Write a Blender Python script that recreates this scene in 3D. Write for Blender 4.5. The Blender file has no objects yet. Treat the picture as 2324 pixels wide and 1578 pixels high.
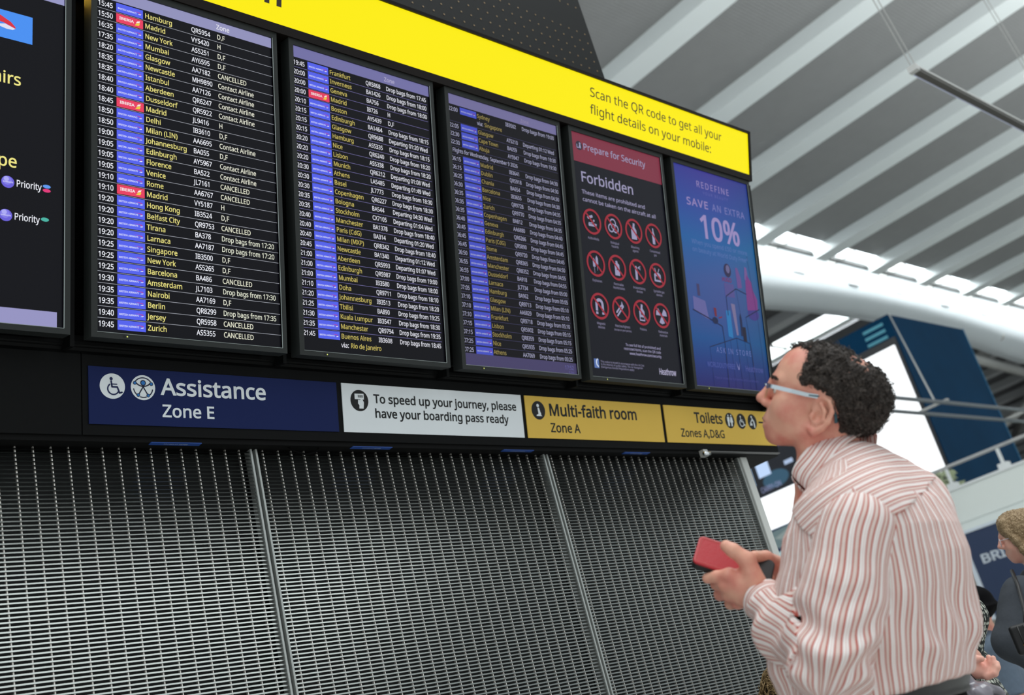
import bpy, bmesh, math, random
import numpy as np
from mathutils import Vector, Matrix
random.seed(7)
scene = bpy.context.scene
COL = scene.collection

# ------------------------------------------------------------------ camera
W, H, FPX = 2324, 1578, 2485.62
CAM_Z = 1.12
RC = np.array([[0.72913763, -0.6389169, -0.24524176],      # image right in world axes
               [0.07896451, 0.43449789, -0.89720466],      # image down
               [0.67979624, 0.63482028, 0.36726052]])      # view direction
CPOS = np.array([0, 0, CAM_Z])
cd = bpy.data.cameras.new('camera'); cam = bpy.data.objects.new('camera', cd); COL.objects.link(cam)
cd.sensor_width = 36.0; cd.lens = FPX / W * 36.0; cd.sensor_fit = 'HORIZONTAL'
cd.clip_start = 0.05; cd.clip_end = 500
rm = Matrix((RC[0], -RC[1], -RC[2])).transposed()
cam.matrix_world = Matrix.Translation(Vector(CPOS)) @ rm.to_4x4()
cd.dof.use_dof = True; cd.dof.focus_distance = 3.25; cd.dof.aperture_fstop = 3.4
scene.camera = cam

# ------------------------------------------------------------------ sky, lamps, exposure
scene.view_settings.view_transform = 'Standard'; scene.view_settings.look = 'None'
scene.view_settings.exposure = 0.0; scene.view_settings.gamma = 1.0
scene.view_settings.use_curve_mapping = False
wd = bpy.data.worlds.new('sky'); scene.world = wd; wd.use_nodes = True
bg = wd.node_tree.nodes['Background']; bg.inputs[0].default_value = (0.90, 0.97, 1.0, 1); bg.inputs[1].default_value = 0.8

def area_lamp(name, loc, rot, sx, sy, power, color=(1, 1, 1)):
    l = bpy.data.lights.new(name, 'AREA'); l.shape = 'RECTANGLE'; l.size = sx; l.size_y = sy
    l.energy = power; l.color = color
    o = bpy.data.objects.new(name, l); COL.objects.link(o); o.location = loc; o.rotation_euler = rot
    return o
# unseen lamp added for assumed steep daylight over the hall, high behind the camera
area_lamp('added_daylight', (3.0, -1.8, 16.0), (0, 0, 0), 22, 6, 1900, (0.96, 1.0, 1.0))
# lamps added to carry daylight through the two far roof lights
area_lamp('added_daylight', (60.0, 18.9, 19.0), (math.radians(8), 0, 0), 120, 2.6, 11000, (0.95, 1.0, 1.0))
area_lamp('added_daylight', (47.4, 25.5, 19.2), (0, 0, 0), 3, 9.5, 1500, (0.95, 1.0, 1.0))
# unseen lamp behind the camera, added to brighten the roof ribs from below
area_lamp('added_uplight', (22.0, -6.0, 6.0), (math.radians(180 + 22), 0, 0), 40, 1.0, 12500, (0.98, 1.0, 1.0))
# assumed lamp for banner light leaking down the gap between the two left screens
area_lamp('assumed_banner_leak', (1.137, 2.44, 3.55), (math.radians(-14), 0, 0), 0.035, 0.06, 0.6, (1.0, 0.62, 0.06))

# ------------------------------------------------------------------ helpers
def srgb(r, g, b):
    f = lambda c: (c / 255 / 12.92) if c / 255 <= 0.04045 else ((c / 255 + 0.055) / 1.055) ** 2.4
    return (f(r), f(g), f(b), 1.0)

def ray(u, v):
    return ((u - W / 2) / FPX) * RC[0] + ((v - H / 2) / FPX) * RC[1] + RC[2]
def at(u, v, d):
    return CPOS + ray(u, v) * d

MATS = {}
def mat(name, col, rough=0.5, metal=0.0, spec=0.5, emit=None, estr=0.0, noise=0.0, nscale=40.0, bump=0.0, coat=0.0):
    if name in MATS: return MATS[name]
    m = bpy.data.materials.new(name); m.use_nodes = True
    nt = m.node_tree; b = nt.nodes['Principled BSDF']
    b.inputs['Base Color'].default_value = col; b.inputs['Roughness'].default_value = rough
    b.inputs['Metallic'].default_value = metal; b.inputs['Specular IOR Level'].default_value = spec
    b.inputs['Coat Weight'].default_value = coat
    if emit: b.inputs['Emission Color'].default_value = emit; b.inputs['Emission Strength'].default_value = estr
    if noise or bump:
        tc = nt.nodes.new('ShaderNodeTexCoord'); n = nt.nodes.new('ShaderNodeTexNoise')
        n.inputs['Scale'].default_value = nscale; n.inputs['Detail'].default_value = 4
        nt.links.new(tc.outputs['Object'], n.inputs['Vector'])
        if noise:
            mr = nt.nodes.new('ShaderNodeMapRange'); mr.inputs['To Min'].default_value = 1 - noise; mr.inputs['To Max'].default_value = 1 + noise
            nt.links.new(n.outputs['Fac'], mr.inputs['Value'])
            mx = nt.nodes.new('ShaderNodeVectorMath'); mx.operation = 'SCALE'; mx.inputs[0].default_value = col[:3]
            nt.links.new(mr.outputs[0], mx.inputs['Scale']); nt.links.new(mx.outputs[0], b.inputs['Base Color'])
        if bump:
            bp = nt.nodes.new('ShaderNodeBump'); bp.inputs['Strength'].default_value = bump; bp.inputs['Distance'].default_value = 0.002
            nt.links.new(n.outputs['Fac'], bp.inputs['Height']); nt.links.new(bp.outputs[0], b.inputs['Normal'])
    MATS[name] = m
    return m

def attr_mat(name, emission, rough=0.5, spec=0.5):
    """colours of a printed or lit image come from the mesh's 'ink' attribute"""
    if name in MATS: return MATS[name]
    m = bpy.data.materials.new(name); m.use_nodes = True; nt = m.node_tree; b = nt.nodes['Principled BSDF']
    a = nt.nodes.new('ShaderNodeAttribute'); a.attribute_name = 'ink'
    b.inputs['Roughness'].default_value = rough; b.inputs['Specular IOR Level'].default_value = spec
    if emission > 0:
        b.inputs['Base Color'].default_value = (0.01, 0.01, 0.012, 1)
        nt.links.new(a.outputs['Color'], b.inputs['Emission Color']); b.inputs['Emission Strength'].default_value = emission
    else:
        nt.links.new(a.outputs['Color'], b.inputs['Base Color'])
    MATS[name] = m
    return m

class MB:
    """collects faces, built as ONE mesh object"""
    def __init__(s): s.v = []; s.f = []; s.c = []
    def box(s, x0, x1, y0, y1, z0, z1):
        n = len(s.v)
        s.v += [(x0, y0, z0), (x1, y0, z0), (x1, y1, z0), (x0, y1, z0), (x0, y0, z1), (x1, y0, z1), (x1, y1, z1), (x0, y1, z1)]
        s.f += [tuple(n + i for i in q) for q in ((0, 3, 2, 1), (4, 5, 6, 7), (0, 1, 5, 4), (1, 2, 6, 5), (2, 3, 7, 6), (3, 0, 4, 7))]
        return s
    def prism_x(s, prof, x0, x1):            # profile of (y, z) run along x
        n = len(s.v); k = len(prof)
        s.v += [(x0, y, z) for y, z in prof] + [(x1, y, z) for y, z in prof]
        s.f += [(n + i, n + (i + 1) % k, n + k + (i + 1) % k, n + k + i) for i in range(k)]
        s.f += [tuple(n + i for i in reversed(range(k))), tuple(n + k + i for i in range(k))]
        return s
    def tube(s, pts, r, seg=8):
        pts = [Vector(p) for p in pts]; n0 = len(s.v); rr = r if isinstance(r, (list, tuple)) else [r] * len(pts)
        nrm = None
        for i, p in enumerate(pts):
            t = (pts[min(i + 1, len(pts) - 1)] - pts[max(i - 1, 0)]).normalized()
            if nrm is None:
                nrm = t.orthogonal().normalized()
            nrm = (nrm - t * nrm.dot(t)).normalized(); bn = t.cross(nrm)
            for k in range(seg):
                a = 2 * math.pi * k / seg
                s.v.append(tuple(p + (nrm * math.cos(a) + bn * math.sin(a)) * rr[i]))
        for i in range(len(pts) - 1):
            for k in range(seg):
                a = n0 + i * seg + k; b = n0 + i * seg + (k + 1) % seg
                s.f.append((a, b, b + seg, a + seg))
        s.f.append(tuple(n0 + k for k in reversed(range(seg)))); e = n0 + (len(pts) - 1) * seg
        s.f.append(tuple(e + k for k in range(seg)))
        return s
    def poly(s, pts, z, col):                # flat printed shape in local x, y
        n = len(s.v); s.v += [(x, y, z) for x, y in pts]; s.f.append(tuple(range(n, n + len(pts))))
        cs = col if isinstance(col, list) else [col] * len(pts)
        s.c += cs
        return s
    def rect(s, x0, y0, x1, y1, z, col): return s.poly([(x0, y0), (x1, y0), (x1, y1), (x0, y1)], z, col)
    def disc(s, cx, cy, r, z, col, seg=40, ry=None):
        ry = ry or r
        return s.poly([(cx + r * math.cos(2 * math.pi * i / seg), cy + ry * math.sin(2 * math.pi * i / seg)) for i in range(seg)], z, col)
    def arc(s, cx, cy, r, w, a0, a1, z, col, seg=28):
        for i in range(seg):
            t0 = math.radians(a0 + (a1 - a0) * i / seg); t1 = math.radians(a0 + (a1 - a0) * (i + 1) / seg)
            s.poly([(cx + (r - w / 2) * math.cos(t0), cy + (r - w / 2) * math.sin(t0)), (cx + (r + w / 2) * math.cos(t0), cy + (r + w / 2) * math.sin(t0)),
                    (cx + (r + w / 2) * math.cos(t1), cy + (r + w / 2) * math.sin(t1)), (cx + (r - w / 2) * math.cos(t1), cy + (r - w / 2) * math.sin(t1))], z, col)
        return s
    def stroke(s, pts, w, z, col, caps=True):
        for (x0, y0), (x1, y1) in zip(pts, pts[1:]):
            dx, dy = x1 - x0, y1 - y0; L = math.hypot(dx, dy) or 1; nx, ny = -dy / L * w / 2, dx / L * w / 2
            s.poly([(x0 - nx, y0 - ny), (x1 - nx, y1 - ny), (x1 + nx, y1 + ny), (x0 + nx, y0 + ny)], z, col)
        if caps:
            for x, y in pts: s.disc(x, y, w / 2, z, col, 10)
        return s
    def text(s, body, x, y, cap, z, col, xs=0.9, bold=0.012, width=None, align='l', track=0.0):
        """lettering with its baseline at (x, y) and capitals of height cap"""
        k = cap / 0.682; adv = 0
        lay = []
        for ch in body:
            g = glyph(ch, bold); lay.append((adv, g)); adv += g[2] + track
        if width: xs = width / (adv * k)
        off = {'l': 0, 'r': -adv * k * xs, 'c': -adv * k * xs / 2}[align]
        for a, (vs, fs, _) in lay:
            n = len(s.v)
            s.v += [(x + off + (a + vx) * k * xs, y + vy * k, z) for vx, vy in vs]
            s.f += [tuple(n + i for i in f) for f in fs]; s.c += [col] * len(vs)
        return s
    def build(s, name, m, parent=None, smooth=False):
        me = bpy.data.meshes.new(name); me.from_pydata(s.v, [], s.f); me.materials.append(m)
        if s.c and len(s.c) == len(s.v):
            at_ = me.color_attributes.new('ink', 'FLOAT_COLOR', 'POINT')
            at_.data.foreach_set('color', np.array(s.c, dtype=np.float32).ravel())
        if smooth: me.polygons.foreach_set('use_smooth', [True] * len(me.polygons))
        me.update()
        o = bpy.data.objects.new(name, me); COL.objects.link(o)
        if parent: o.parent = parent
        return o

def lines(parent, name, m, *rows):
    """each line of writing is a part of its own"""
    for t, x, y, cap, z, c, kw in rows: MB().text(t, x, y, cap, z, c, **kw).build(name, m, parent)

# letter shapes of a humanist sans: advance width and closed outlines as x, y pairs, capitals 350 high
LETTERS = {
    '%': (407, [[96, 355, 127, 348, 150, 326, 164, 292, 169, 246, 165, 199, 151, 164, 128, 143, 96, 135, 65, 143, 42, 164, 29, 199, 24, 246, 28, 292, 41, 326, 63, 348], [96, 325, 79, 320, 68, 305, 62, 280, 60, 246, 62, 211, 68, 186, 79, 171, 96, 166, 112, 171, 124, 186, 131, 211, 133, 246, 131, 280, 124, 305, 112, 320], [320, 350, 125, 0, 88, 0, 282, 350], [310, 215, 341, 208, 364, 186, 379, 152, 383, 105, 379, 59, 365, 24, 343, 2, 310, -5, 279, 2, 257, 24, 243, 59, 238, 105, 243, 152, 255, 186, 278, 208], [310, 184, 294, 179, 283, 164, 276, 140, 274, 105, 276, 71, 283, 46, 294, 31, 310, 26, 326, 31, 338, 46, 345, 70, 348, 105, 345, 140, 338, 164, 326, 179]]),
    '&': (359, [[149, 355, 174, 353, 194, 346, 211, 335, 224, 321, 231, 302, 234, 280, 229, 251, 214, 227, 191, 207, 164, 188, 258, 97, 279, 132, 293, 175, 336, 175, 317, 117, 303, 91, 286, 70, 358, 0, 300, 0, 257, 41, 224, 17, 185, 1, 136, -5, 105, -2, 78, 6, 56, 20, 39, 39, 29, 63, 26, 91, 28, 114, 35, 134, 46, 151, 61, 167, 101, 194, 81, 219, 65, 246, 59, 279, 62, 301, 70, 320, 83, 335, 101, 346, 123, 353], [127, 167, 97, 146, 78, 123, 73, 109, 71, 93, 76, 68, 89, 50, 110, 37, 138, 33, 167, 36, 192, 44, 229, 68], [148, 320, 129, 317, 114, 309, 104, 296, 101, 279, 103, 262, 110, 247, 137, 214, 162, 230, 179, 245, 188, 261, 191, 280, 188, 296, 179, 309, 166, 317]]),
    '(': (147, [[20, 134, 22, 174, 27, 213, 37, 250, 51, 286, 69, 319, 92, 350, 132, 350, 102, 302, 81, 249, 68, 192, 63, 135, 65, 97, 71, 60, 81, 23, 94, -12, 111, -46, 132, -77, 92, -77, 69, -47, 51, -14, 37, 21, 27, 57, 22, 95]]),
    ')': (147, [[127, 134, 126, 95, 120, 57, 110, 21, 96, -14, 78, -47, 55, -77, 15, -77, 36, -46, 53, -12, 66, 23, 76, 60, 82, 97, 84, 135, 82, 173, 76, 211, 66, 248, 53, 284, 36, 318, 15, 350, 55, 350, 78, 319, 96, 286, 110, 250, 120, 213, 126, 174]]),
    '*': (270, [[158, 373, 148, 278, 242, 305, 249, 260, 159, 252, 217, 175, 175, 152, 133, 238, 96, 152, 52, 175, 109, 252, 20, 260, 27, 305, 120, 278, 110, 373]]),
    ',': (131, [[94, 51, 83, 14, 68, -26, 52, -63, 20, -63, 30, -23, 38, 19, 45, 57, 91, 57]]),
    '-': (158, [[20, 112, 20, 150, 138, 150, 138, 112]]),
    '.': (131, [[35, 26, 37, 42, 44, 52, 54, 57, 65, 59, 77, 57, 87, 52, 94, 42, 96, 26, 94, 11, 87, 1, 77, -5, 65, -7, 54, -5, 44, 1, 37, 11]]),
    '/': (182, [[177, 350, 47, 0, 5, 0, 135, 350]]),
    '0': (280, [[256, 175, 250, 100, 242, 69, 230, 43, 214, 22, 193, 7, 169, -2, 140, -5, 104, 0, 75, 17, 52, 43, 37, 79, 27, 123, 24, 175, 27, 228, 36, 273, 51, 308, 73, 334, 102, 350, 140, 355, 176, 350, 205, 334, 228, 308, 244, 273, 253, 228], [67, 175, 69, 131, 74, 96, 84, 68, 97, 48, 116, 36, 140, 32, 164, 36, 182, 48, 196, 67, 205, 95, 211, 131, 213, 175, 211, 219, 205, 255, 196, 283, 182, 303, 164, 315, 140, 319, 116, 315, 97, 303, 84, 283, 74, 255, 69, 219]]),
    '1': (280, [[174, 0, 132, 0, 132, 245, 132, 269, 133, 287, 134, 305, 120, 292, 103, 278, 66, 248, 44, 276, 138, 350, 174, 350]]),
    '2': (280, [[255, 0, 24, 0, 24, 36, 115, 128, 160, 175, 187, 216, 194, 237, 197, 259, 192, 285, 179, 303, 160, 314, 135, 318, 111, 316, 90, 309, 50, 285, 27, 314, 58, 335, 93, 350, 135, 355, 165, 352, 191, 344, 212, 330, 228, 312, 237, 289, 241, 262, 238, 235, 229, 210, 216, 186, 198, 163, 151, 113, 78, 41, 78, 39, 255, 39]]),
    '3': (280, [[242, 268, 239, 246, 233, 227, 222, 212, 208, 200, 190, 190, 169, 184, 169, 182, 206, 173, 232, 156, 247, 131, 252, 100, 249, 71, 238, 45, 220, 24, 194, 8, 160, -2, 118, -5, 67, -1, 22, 14, 22, 54, 70, 37, 119, 31, 159, 36, 187, 50, 202, 72, 207, 100, 204, 120, 196, 136, 182, 148, 162, 156, 138, 161, 109, 162, 75, 162, 75, 199, 110, 199, 136, 201, 158, 207, 175, 217, 187, 231, 195, 247, 198, 265, 193, 288, 180, 305, 160, 315, 134, 319, 100, 315, 72, 305, 46, 289, 24, 319, 45, 332, 70, 344, 100, 352, 133, 355, 181, 349, 215, 330, 235, 303]]),
    '4': (280, [[271, 79, 220, 79, 220, 0, 178, 0, 178, 79, 10, 79, 10, 116, 175, 352, 220, 352, 220, 118, 271, 118], [178, 228, 178, 252, 179, 272, 180, 289, 180, 306, 178, 306, 169, 286, 157, 268, 52, 118, 178, 118]]),
    '5': (280, [[135, 215, 168, 212, 197, 202, 221, 188, 238, 167, 249, 142, 252, 112, 249, 78, 237, 49, 218, 26, 192, 9, 160, -1, 122, -5, 71, 0, 31, 14, 31, 55, 74, 38, 122, 32, 146, 34, 167, 40, 185, 50, 198, 65, 206, 84, 208, 107, 203, 138, 187, 160, 160, 174, 121, 178, 89, 176, 61, 171, 39, 185, 52, 350, 228, 350, 228, 311, 89, 311, 81, 209, 103, 213]]),
    '6': (280, [[27, 150, 31, 209, 46, 265, 58, 290, 74, 312, 95, 330, 120, 343, 151, 352, 187, 355, 210, 354, 230, 350, 230, 314, 211, 318, 188, 320, 157, 317, 132, 308, 112, 295, 96, 277, 85, 256, 77, 232, 70, 178, 73, 178, 92, 199, 119, 214, 156, 219, 184, 216, 209, 207, 229, 191, 245, 170, 254, 144, 257, 113, 254, 79, 244, 50, 227, 27, 205, 9, 178, -1, 146, -5, 122, -3, 100, 4, 79, 16, 62, 33, 47, 54, 36, 81, 29, 113], [146, 31, 174, 36, 196, 51, 210, 77, 215, 113, 210, 143, 198, 166, 177, 180, 147, 185, 125, 183, 107, 176, 92, 165, 80, 151, 73, 137, 71, 121, 75, 89, 89, 60, 113, 39, 128, 33]]),
    '7': (280, [[67, 0, 210, 311, 22, 311, 22, 350, 256, 350, 256, 317, 114, 0]]),
    '8': (280, [[140, 355, 169, 353, 194, 345, 215, 334, 231, 317, 241, 296, 245, 271, 242, 251, 236, 234, 211, 207, 178, 185, 217, 162, 233, 148, 245, 132, 253, 113, 256, 91, 252, 63, 242, 40, 225, 21, 202, 7, 174, -2, 141, -5, 106, -2, 77, 6, 54, 20, 37, 38, 27, 62, 24, 89, 27, 112, 34, 131, 46, 147, 61, 161, 97, 183, 65, 205, 43, 234, 37, 251, 35, 272, 39, 296, 49, 317, 65, 333, 86, 345, 111, 352], [66, 89, 71, 65, 84, 46, 107, 34, 140, 29, 172, 34, 195, 46, 209, 66, 214, 90, 211, 106, 205, 120, 179, 144, 140, 162, 132, 165, 96, 145, 74, 121, 68, 106], [139, 320, 115, 317, 95, 307, 82, 291, 77, 270, 80, 253, 86, 239, 109, 218, 142, 202, 172, 218, 194, 239, 200, 253, 202, 270, 198, 291, 185, 307, 165, 317]]),
    '9': (280, [[255, 200, 251, 141, 236, 85, 224, 60, 208, 38, 187, 20, 162, 7, 131, -2, 94, -5, 71, -4, 50, 0, 50, 37, 71, 32, 93, 30, 124, 33, 150, 42, 170, 55, 185, 72, 197, 93, 204, 117, 211, 172, 208, 172, 190, 151, 162, 136, 125, 131, 97, 134, 72, 143, 52, 159, 37, 179, 28, 206, 25, 237, 28, 271, 38, 300, 55, 323, 77, 341, 105, 351, 136, 355, 160, 353, 183, 345, 203, 333, 221, 317, 235, 295, 246, 269, 253, 237], [136, 319, 109, 314, 87, 299, 72, 273, 67, 237, 71, 207, 84, 184, 104, 170, 134, 165, 156, 167, 175, 174, 190, 185, 202, 199, 209, 213, 211, 229, 207, 261, 193, 290, 169, 311, 154, 317]]),
    ':': (131, [[35, 26, 37, 42, 44, 52, 54, 57, 65, 59, 77, 57, 87, 52, 94, 42, 96, 26, 94, 11, 87, 1, 77, -5, 65, -7, 54, -5, 44, 1, 37, 11], [35, 236, 37, 252, 44, 262, 54, 268, 65, 270, 77, 268, 87, 262, 94, 252, 96, 236, 94, 221, 87, 211, 77, 205, 65, 203, 54, 205, 44, 211, 37, 221]]),
    'A': (313, [[267, 0, 225, 108, 86, 108, 45, 0, 0, 0, 137, 351, 176, 351, 313, 0], [173, 253, 168, 268, 161, 289, 156, 306, 151, 286, 145, 268, 141, 253, 101, 148, 212, 148]]),
    'B': (319, [[148, 350, 205, 345, 247, 331, 265, 315, 277, 292, 280, 263, 278, 244, 273, 227, 263, 212, 250, 200, 234, 191, 214, 186, 214, 183, 254, 171, 270, 159, 282, 144, 290, 124, 292, 100, 288, 70, 277, 45, 260, 26, 236, 12, 206, 3, 171, 0, 48, 0, 48, 350], [156, 201, 194, 205, 218, 215, 231, 233, 235, 258, 230, 283, 214, 300, 188, 309, 150, 312, 92, 312, 92, 201], [92, 164, 92, 37, 162, 37, 202, 42, 227, 55, 241, 76, 245, 103, 243, 120, 237, 135, 226, 147, 210, 157, 188, 162, 159, 164]]),
    'C': (310, [[198, 316, 171, 314, 147, 307, 126, 295, 109, 279, 95, 258, 85, 234, 79, 206, 76, 175, 80, 135, 90, 100, 107, 72, 130, 51, 160, 38, 197, 34, 241, 38, 281, 48, 281, 9, 240, -1, 191, -5, 142, 1, 101, 17, 70, 44, 48, 80, 34, 124, 30, 175, 33, 213, 41, 248, 55, 279, 73, 305, 97, 326, 126, 342, 160, 352, 198, 355, 250, 350, 295, 334, 277, 297, 241, 310]]),
    'D': (358, [[328, 178, 322, 124, 306, 80, 280, 45, 244, 20, 199, 5, 145, 0, 48, 0, 48, 350, 155, 350, 205, 345, 247, 330, 281, 306, 307, 273, 323, 230], [281, 177, 278, 219, 266, 253, 247, 279, 221, 298, 188, 309, 149, 312, 92, 312, 92, 38, 139, 38, 183, 42, 218, 53, 246, 73, 266, 100, 277, 135]]),
    'E': (273, [[243, 0, 48, 0, 48, 350, 243, 350, 243, 311, 92, 311, 92, 202, 234, 202, 234, 164, 92, 164, 92, 39, 243, 39]]),
    'F': (254, [[92, 0, 48, 0, 48, 350, 243, 350, 243, 311, 92, 311, 92, 187, 234, 187, 234, 149, 92, 149]]),
    'G': (357, [[200, 185, 321, 185, 321, 13, 263, 0, 198, -5, 147, 1, 106, 17, 73, 43, 49, 79, 35, 123, 30, 175, 35, 226, 51, 270, 78, 306, 113, 333, 158, 349, 211, 355, 267, 350, 316, 334, 299, 296, 257, 310, 209, 316, 170, 312, 137, 299, 111, 278, 92, 250, 80, 216, 76, 175, 79, 136, 89, 101, 107, 73, 132, 51, 165, 38, 208, 33, 247, 36, 276, 42, 276, 146, 200, 146]]),
    'H': (363, [[315, 0, 271, 0, 271, 163, 92, 163, 92, 0, 48, 0, 48, 350, 92, 350, 92, 202, 271, 202, 271, 350, 315, 350]]),
    'I': (166, [[146, 0, 20, 0, 20, 25, 61, 35, 61, 315, 20, 325, 20, 350, 146, 350, 146, 325, 105, 315, 105, 35, 146, 25]]),
    'J': (134, [[-2, -93, -23, -91, -38, -87, -38, -50, -22, -53, -3, -54, 20, -50, 30, -43, 38, -32, 43, -18, 45, 2, 45, 350, 89, 350, 89, 5, 86, -25, 78, -50, 64, -69, 46, -83, 24, -91]]),
    'K': (303, [[303, 0, 251, 0, 127, 167, 92, 136, 92, 0, 48, 0, 48, 350, 92, 350, 92, 177, 122, 211, 152, 244, 247, 350, 298, 350, 159, 198]]),
    'L': (257, [[48, 0, 48, 350, 92, 350, 92, 39, 245, 39, 245, 0]]),
    'M': (445, [[202, 0, 87, 307, 85, 307, 87, 282, 88, 249, 88, 212, 88, 0, 48, 0, 48, 350, 113, 350, 221, 63, 223, 63, 332, 350, 397, 350, 397, 0, 353, 0, 353, 215, 354, 249, 355, 281, 357, 306, 355, 306, 238, 0]]),
    'N': (373, [[325, 0, 274, 0, 86, 291, 84, 291, 86, 264, 88, 231, 88, 196, 88, 0, 48, 0, 48, 350, 99, 350, 285, 60, 287, 60, 286, 84, 285, 118, 284, 152, 284, 350, 325, 350]]),
    'O': (383, [[353, 175, 350, 137, 343, 102, 330, 71, 312, 45, 289, 23, 262, 8, 229, -2, 192, -5, 153, -2, 120, 8, 92, 24, 70, 45, 52, 71, 40, 102, 32, 137, 30, 176, 34, 226, 48, 270, 70, 306, 101, 333, 142, 350, 192, 355, 240, 350, 280, 333, 312, 306, 335, 270, 348, 226], [76, 175, 80, 134, 89, 100, 104, 71, 127, 50, 156, 38, 192, 33, 228, 38, 257, 50, 279, 71, 294, 100, 303, 134, 306, 175, 300, 234, 279, 279, 257, 300, 228, 312, 192, 317, 156, 312, 127, 300, 104, 279, 89, 251, 80, 216]]),
    'P': (297, [[140, 350, 200, 343, 240, 323, 258, 303, 268, 277, 272, 247, 264, 206, 255, 187, 241, 170, 222, 156, 198, 145, 168, 139, 132, 136, 92, 136, 92, 0, 48, 0, 48, 350], [136, 312, 92, 312, 92, 174, 127, 174, 157, 176, 182, 181, 202, 190, 215, 204, 223, 222, 226, 245, 221, 275, 204, 296, 177, 308]]),
    'Q': (383, [[353, 175, 350, 135, 341, 98, 327, 66, 307, 39, 282, 18, 251, 4, 335, -83, 272, -83, 204, -4, 198, -5, 192, -5, 153, -2, 120, 8, 92, 24, 70, 45, 52, 71, 40, 102, 32, 137, 30, 176, 34, 226, 48, 270, 70, 306, 101, 333, 142, 350, 192, 355, 240, 350, 280, 333, 312, 306, 335, 270, 348, 226], [76, 175, 80, 134, 89, 100, 104, 71, 127, 50, 156, 38, 192, 33, 228, 38, 257, 50, 279, 71, 294, 100, 303, 134, 306, 175, 300, 234, 279, 279, 257, 300, 228, 312, 192, 317, 156, 312, 127, 300, 104, 279, 89, 251, 80, 216]]),
    'R': (305, [[144, 350, 184, 347, 216, 339, 241, 325, 258, 306, 268, 281, 272, 250, 269, 225, 261, 204, 250, 187, 235, 174, 201, 157, 298, 0, 246, 0, 161, 145, 92, 145, 92, 0, 48, 0, 48, 350], [142, 312, 92, 312, 92, 182, 144, 182, 181, 186, 206, 199, 221, 220, 226, 249, 224, 269, 217, 285, 205, 297, 189, 305, 168, 310]]),
    'S': (269, [[246, 94, 242, 65, 231, 40, 212, 21, 187, 7, 157, -2, 121, -5, 84, -3, 51, 3, 25, 12, 25, 54, 69, 40, 123, 33, 147, 35, 167, 40, 182, 49, 193, 60, 200, 74, 202, 90, 200, 106, 195, 119, 185, 130, 169, 140, 120, 162, 80, 180, 52, 201, 35, 229, 29, 266, 33, 292, 44, 313, 61, 331, 83, 344, 110, 352, 141, 355, 194, 350, 238, 335, 224, 298, 185, 311, 140, 316, 120, 315, 103, 310, 91, 302, 81, 292, 76, 279, 74, 265, 76, 249, 81, 236, 91, 225, 105, 215, 150, 195, 203, 170, 221, 156, 235, 139, 243, 119]]),
    'T': (273, [[158, 0, 114, 0, 114, 311, 5, 311, 5, 350, 267, 350, 267, 311, 158, 311]]),
    'U': (358, [[314, 124, 310, 89, 299, 58, 280, 32, 254, 12, 220, -1, 177, -5, 137, -1, 104, 11, 78, 31, 59, 57, 48, 88, 44, 125, 44, 350, 88, 350, 88, 123, 94, 85, 111, 57, 140, 39, 180, 33, 209, 36, 232, 45, 249, 59, 261, 77, 268, 99, 270, 124, 270, 350, 314, 350]]),
    'V': (294, [[294, 350, 169, 0, 125, 0, 0, 350, 46, 350, 125, 125, 134, 98, 141, 73, 147, 49, 153, 73, 160, 99, 169, 126, 248, 350]]),
    'W': (456, [[450, 350, 356, 0, 312, 0, 244, 229, 238, 250, 232, 271, 228, 288, 226, 299, 224, 288, 221, 271, 215, 250, 209, 228, 143, 0, 99, 0, 6, 350, 52, 350, 106, 136, 112, 114, 116, 92, 120, 72, 123, 53, 126, 73, 130, 94, 136, 117, 142, 139, 203, 350, 249, 350, 313, 137, 320, 114, 325, 92, 329, 71, 332, 53, 336, 79, 342, 107, 350, 137, 403, 350]]),
    'X': (287, [[285, 0, 235, 0, 143, 152, 49, 0, 2, 0, 118, 182, 9, 350, 58, 350, 144, 213, 230, 350, 277, 350, 169, 183]]),
    'Y': (277, [[139, 178, 230, 350, 277, 350, 161, 136, 161, 0, 117, 0, 117, 134, 0, 350, 48, 350]]),
    'Z': (280, [[261, 0, 19, 0, 19, 33, 203, 311, 25, 311, 25, 350, 256, 350, 256, 317, 72, 39, 261, 39]]),
    'a': (275, [[141, 267, 183, 262, 212, 246, 230, 219, 235, 179, 235, 0, 204, 0, 196, 37, 194, 37, 170, 13, 143, 0, 105, -5, 83, -3, 63, 3, 46, 14, 33, 29, 25, 49, 23, 73, 30, 108, 53, 134, 93, 150, 149, 157, 193, 158, 193, 174, 190, 202, 179, 220, 162, 229, 139, 232, 100, 226, 65, 212, 51, 245, 92, 261], [154, 127, 112, 122, 86, 111, 72, 95, 67, 73, 71, 53, 81, 40, 96, 32, 115, 30, 146, 34, 171, 48, 187, 72, 193, 105, 193, 128]]),
    'b': (301, [[85, 282, 84, 251, 82, 228, 85, 228, 98, 243, 116, 256, 138, 264, 166, 267, 197, 263, 223, 252, 245, 233, 261, 207, 271, 173, 275, 131, 271, 90, 261, 56, 245, 29, 223, 10, 197, -1, 166, -5, 138, -2, 116, 6, 98, 19, 85, 33, 81, 33, 73, 0, 42, 0, 42, 373, 85, 373], [159, 231, 134, 229, 115, 221, 101, 207, 92, 188, 87, 164, 85, 133, 85, 131, 89, 88, 101, 57, 123, 37, 160, 31, 191, 37, 212, 57, 226, 89, 230, 132, 226, 175, 212, 206, 190, 225]]),
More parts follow.
